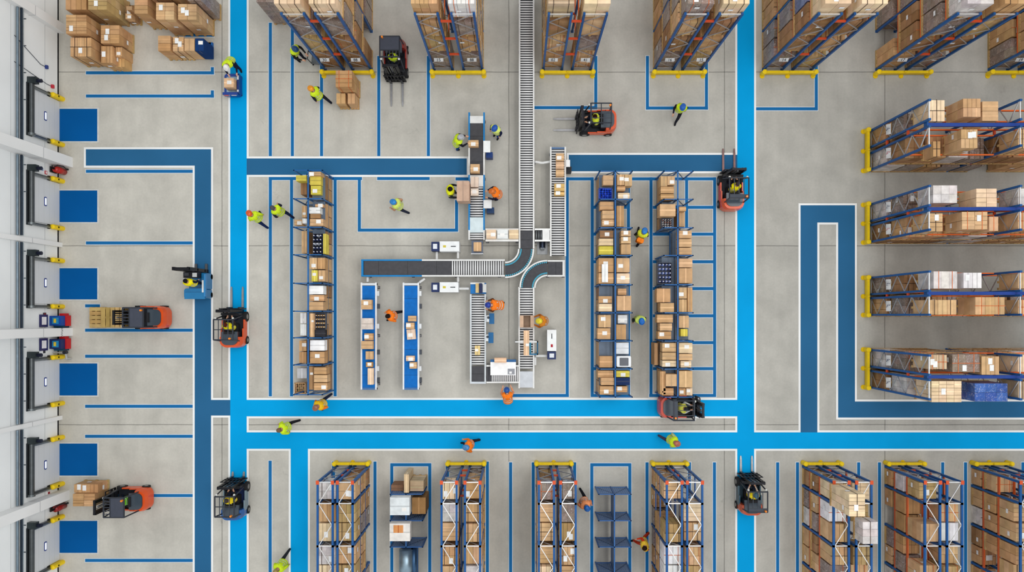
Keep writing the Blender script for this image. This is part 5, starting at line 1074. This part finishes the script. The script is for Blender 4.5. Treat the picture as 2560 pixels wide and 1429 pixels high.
# stacker truck in blue and white
def stacker(px, py, label):
    t = thing('stacker_truck', label, 'stacker truck', (fx(px), fy(py), 0)); B_ = (24, 116, 170)
    b = MB(); b.prism(rrect(-.55, .55, -.8, -.3, .12), .12, .75, B_); b.prism(rrect(-.55, .55, -.32, .45, .05), .1, .22, B_); b.bx(.32, .55, -.32, .45, .22, .75, B_); b.build('chassis', 'gloss', t)
    b = MB(); b.bx(.34, .46, -.72, .1, .75, .79, (236, 238, 238)); b.bx(-.3, .46, -.78, -.64, .75, .79, (236, 238, 238)); b.bx(-.14, .16, -.76, -.66, .79, .81, (60, 62, 70)); b.build('white_panel', 'gloss', t)
    b = MB(); b.bx(.48, .56, -.7, .4, .75, .9, (44, 130, 190)); b.build('side_guard', 'gloss', t)
    b = MB()
    for s in (-.4, .3): b.bx(s - .05, s + .05, .5, .66, .05, 2.2, (30, 30, 34))
    for z in (.4, 1.2, 2.1): b.bx(-.45, .35, .52, .64, z, z + .09, (36, 36, 40))
    b.bx(-.42, .32, .5, .54, .3, 2.0, (28, 28, 32)); b.cyl((-.1, .6, .3), (-.1, .6, 2.1), .05, (150, 152, 156), 8); b.build('mast', 'metal', t)
    b = MB(); b.bx(-.4, .28, .2, .48, .75, 1.15, (34, 34, 38)); b.bx(.05, .26, .24, .44, 1.15, 1.18, (214, 216, 216)); b.bx(-.34, -.12, .3, .44, 1.15, 1.19, (70, 72, 76)); b.build('console', 'paint', t)
    b = MB(); b.bx(-.5, .5, -.82, -.5, .75, .82, B_); b.build('battery_cover', 'gloss', t)
    for s in (-1, 1): b = MB(); b.bx(s * .26 - .06, s * .26 + .06, .66, .95, .06, .12, (90, 92, 96)); b.build('fork', 'metal', t)
    for sx in (-.5, .5):
        for yy in (-.6, .3): b = MB(); b.cyl((sx - .05, yy, .13), (sx + .05, yy, .13), .13, BLK, 12); b.build('wheel', 'rubber', t)
    person(0, 0, 350, 'stand', None, Y1, (30, 40, 60), (30, 40, 60), 'driver in yellow vest standing on the blue and white stacker truck', zb=.22, hair=(30, 30, 30), xy=(fx(px) + .06, fy(py) - .06), scale=1.0)
stacker(505, 707, 'light blue and white stacker truck on the dark blue dock lane')
# platform truck with carton
t = thing('platform_truck', 'deep blue electric platform truck on the upper bright lane', 'platform truck', (fx(587), fy(217), 0))
b = MB(); b.prism(rrect(-.4, .4, -.55, .55, .14), .08, .3, (20, 64, 150)); b.build('deck', 'gloss', t); b = MB(); b.bx(-.28, .3, -.36, .4, .3, .32, (150, 172, 190)); b.build('load_bed', 'metal', t)
b = MB(); b.bx(.3, .4, -.5, .5, .3, .5, (16, 50, 120)); b.bx(.31, .39, .2, .4, .5, .51, (226, 226, 230)); b.bx(.31, .39, -.4, -.3, .5, .51, (226, 226, 230)); b.build('side_guard', 'gloss', t)
b = MB(); b.bx(-.36, .36, -.58, -.46, .3, .62, (18, 58, 140)); b.bx(-.3, -.1, -.6, -.5, .5, .56, (226, 90, 60)); b.bx(.05, .3, -.6, -.5, .5, .56, (226, 200, 190)); b.build('front_bumper', 'gloss', t)
for sx in (-.34, .34):
    for yy in (-.4, .4): b = MB(); b.cyl((sx - .05, yy, .09), (sx + .05, yy, .09), .09, BLK, 10); b.build('wheel', 'rubber', t)
carton_px((560, 195, 584, 218), .33, .8, (222, 182, 144), 'worn tan carton on the deep blue platform truck', stick=True)
# flat trolley pushed by the first rack
t = thing('flat_trolley', 'grey flat trolley pushed along the rack by a worker', 'trolley', (fx(796), fy(153), 0), -.1)
b = MB(); b.bx(-.28, .26, -.22, .22, .16, .22, (110, 114, 116)); b.build('deck', 'metal', t); b = MB(); b.tube([(-.27, -.2, .2), (-.3, -.2, .8), (-.3, .2, .8), (-.27, .2, .2)], .02, (60, 62, 66)); b.build('handle', 'metal', t)
for sx in (-.22, .2):
    for sy in (-.18, .18): b = MB(); b.cyl((sx - .02, sy, .08), (sx + .02, sy, .08), .08, BLK, 10); b.build('wheel', 'rubber', t)
# loads on forks
def pallets(px, py, w, d, n, label, lean=0, slat='x'):
    t = thing('empty_pallet', label, 'pallet', (fx(px), fy(py), lean)); b = MB(); pallet_mesh(b, w, d, 0, (184, 152, 96), slat); b.build('deck_boards', 'card', t)
for k in range(5): pallets(305, 793, 1.15, .98, 1, f'light wooden pallet on the forks, {("lowest", "second", "middle", "fourth", "topmost")[k]} of the stack', .12 + k * .145, 'y')
for k in range(3): pallets(252, 793, .62, 1.02, 1, f'weathered grey-brown pallet stood off the forklift, {("lowest", "middle", "topmost")[k]} of its pile', .004 + k * .145, 'x')
load_px((184, 1209, 246, 1232), .1, 1.05, 'kraft', 'kraft carton stack on the forks near the lowest door, upper of two', None, pallet=True, straps=False)
load_px((181, 1233, 238, 1266), .1, 1.25, 'kraft', 'kraft carton stack on the forks near the lowest door, lower of two', None, pallet=True, straps=False)

# ================================================================ loads standing on the floor
FG = 'pallet loads in the dock corner'
FL = [((163, -40, 217, 25), 1.75, 'kraft', 'strapped kraft pallet load topmost in the dock corner'), ((219, -40, 268, 25), 2.0, 'olive', 'yellowish kraft pallet load with film sides in the dock corner'),
      ((164, 36, 217, 85), 1.75, 'kraft', 'kraft pallet load against the dock wall, second down'), ((175, 93, 229, 142), 1.5, 'kraft', 'kraft pallet load against the dock wall, lowest of three'),
      ((251, 62, 299, 109), 1.35, 'kraft', 'strapped kraft pallet load, inner column of the dock corner, upper'), ((252, 114, 282, 158), 1.2, 'kraft', 'narrow kraft pallet load, inner column of the dock corner, lower'),
      ((335, -30, 370, 35), 1.9, 'kraft', 'kraft pallet load with orange strap in the corner group'), ((389, 5, 436, 50), 2.0, 'tan', 'tan pallet load with white strip in the corner group'), ((444, 9, 492, 50), 2.0, 'tan', 'tan pallet load with white sheets beside the blue corner line')]
for r, z, sty, lb in FL: load_px(r, .004, z, sty, lb, FG, stick=True)
load_px((468, -40, 503, 2), .004, 2.3, 'wrap', 'brown film-wrapped pallet load behind the corner line', FG)
load_px((374, -60, 440, -3), .004, 2.1, 'dark', 'dark pallet load half out of the photo above the tan loads', FG)
carton_px((289, 118, 305, 141), .004, 1.0, KRAFT, 'upright kraft carton beside the lowest inner pallet load'); carton_px((290, 145, 311, 167), .004, .7, (206, 164, 110), 'kraft carton with dark print, outermost of the dock corner')
load_px((312, 12, 338, 50), .004, .7, 'dark', 'low pallet of dark cartons under two small loose boxes', FG)
carton_px((316, 16, 330, 24), .705, 1.1, TAN, 'small tan box on the low dark pallet, upper one'); carton_px((314, 35, 329, 47), .705, 1.05, TAN, 'small tan box on the low dark pallet, lower one')
load_px((394, 88, 427, 128), .004, 1.3, 'kraft', 'single tall kraft carton pallet at the end of the blue-ended row', None, straps=False)
load_px((431, 91, 460, 129), .004, 1.25, 'tan', 'tan carton pallet second in the blue-ended row', None, stick=True)
carton_px((461, 96, 486, 127), .15, 1.3, TAN, 'tan carton sharing a pallet with the navy box'); carton_px((488, 96, 509, 127), .15, 1.3, (24, 58, 110), 'navy box with white labels on the blue-ended row', stick=True)
t = thing('empty_pallet', 'wooden pallet beneath the navy box and tan carton', 'pallet', (fx(500), fy(128), .002)); b = MB(); pallet_mesh(b, 1.24, .8, 0, WOOD, 'y'); b.build('deck_boards', 'card', t)
t = thing('plastic_pallet', 'blue plastic pallet end peeping out past the navy box', 'pallet', (fx(527), fy(128), .002)); b = MB(); pallet_mesh(b, .28, .8, 0, (30, 96, 170), 'x'); b.build('deck_boards', 'paint', t)
# two-tier carton pallet near the first upper rack
load_px((838, 175, 881, 218), .004, 1.75, 'kraft', 'tall tier of the stray two-tier carton pallet before first upper rack', None, straps=True)
load_px((840, 232, 864, 260), .004, .95, 'kraft', 'low carton pile nearest the walkway on the stray two-tier pallet', None, straps=False, stick=False)
load_px((868, 232, 888, 260), .004, .95, 'tan', 'low carton pile nearest the red forklift on the stray two-tier pallet', None, straps=False, stick=False)
load_px((640, -60, 690, 6), .004, 2.6, 'wrap', 'very tall film-wrapped pallet load at the upper photo edge by thin blue lines', None, straps=False)

# ================================================================ light, world, camera
w = bpy.data.worlds.new('World'); bpy.context.scene.world = w; w.use_nodes = True
bg = w.node_tree.nodes['Background']; bg.inputs[0].default_value = (.95, .98, 1.0, 1); bg.inputs[1].default_value = .80
def area(name, loc, sx, sy, e, col=(1, .985, .96)):
    l = bpy.data.lights.new(name, 'AREA'); l.shape = 'RECTANGLE'; l.size = sx; l.size_y = sy; l.energy = e; l.color = col
    o = bpy.data.objects.new(name, l); COL.objects.link(o); o.location = loc; return o
for x in (0, 12, 24):     # unseen area lights in place of high-bay lamps, tilted to brighten the dock wall
    o = area('overhead_fill_light', (x, 1, 44), 5, 36, 3400); o.rotation_euler = (0, math.radians(32), 0)
cam = bpy.data.cameras.new('camera'); co = bpy.data.objects.new('camera', cam); COL.objects.link(co)
co.location = (0, 0, H); cam.sensor_width = 36; cam.lens = 36 * H / (2560 * K)
cam.shift_x = (1280 - NX) / 2560; cam.shift_y = (NY - 714.5) / 2560
cam.clip_end = 200
sc = bpy.context.scene; sc.camera = co
sc.view_settings.view_transform = 'Standard'; sc.view_settings.look = 'None'; sc.view_settings.exposure = 0
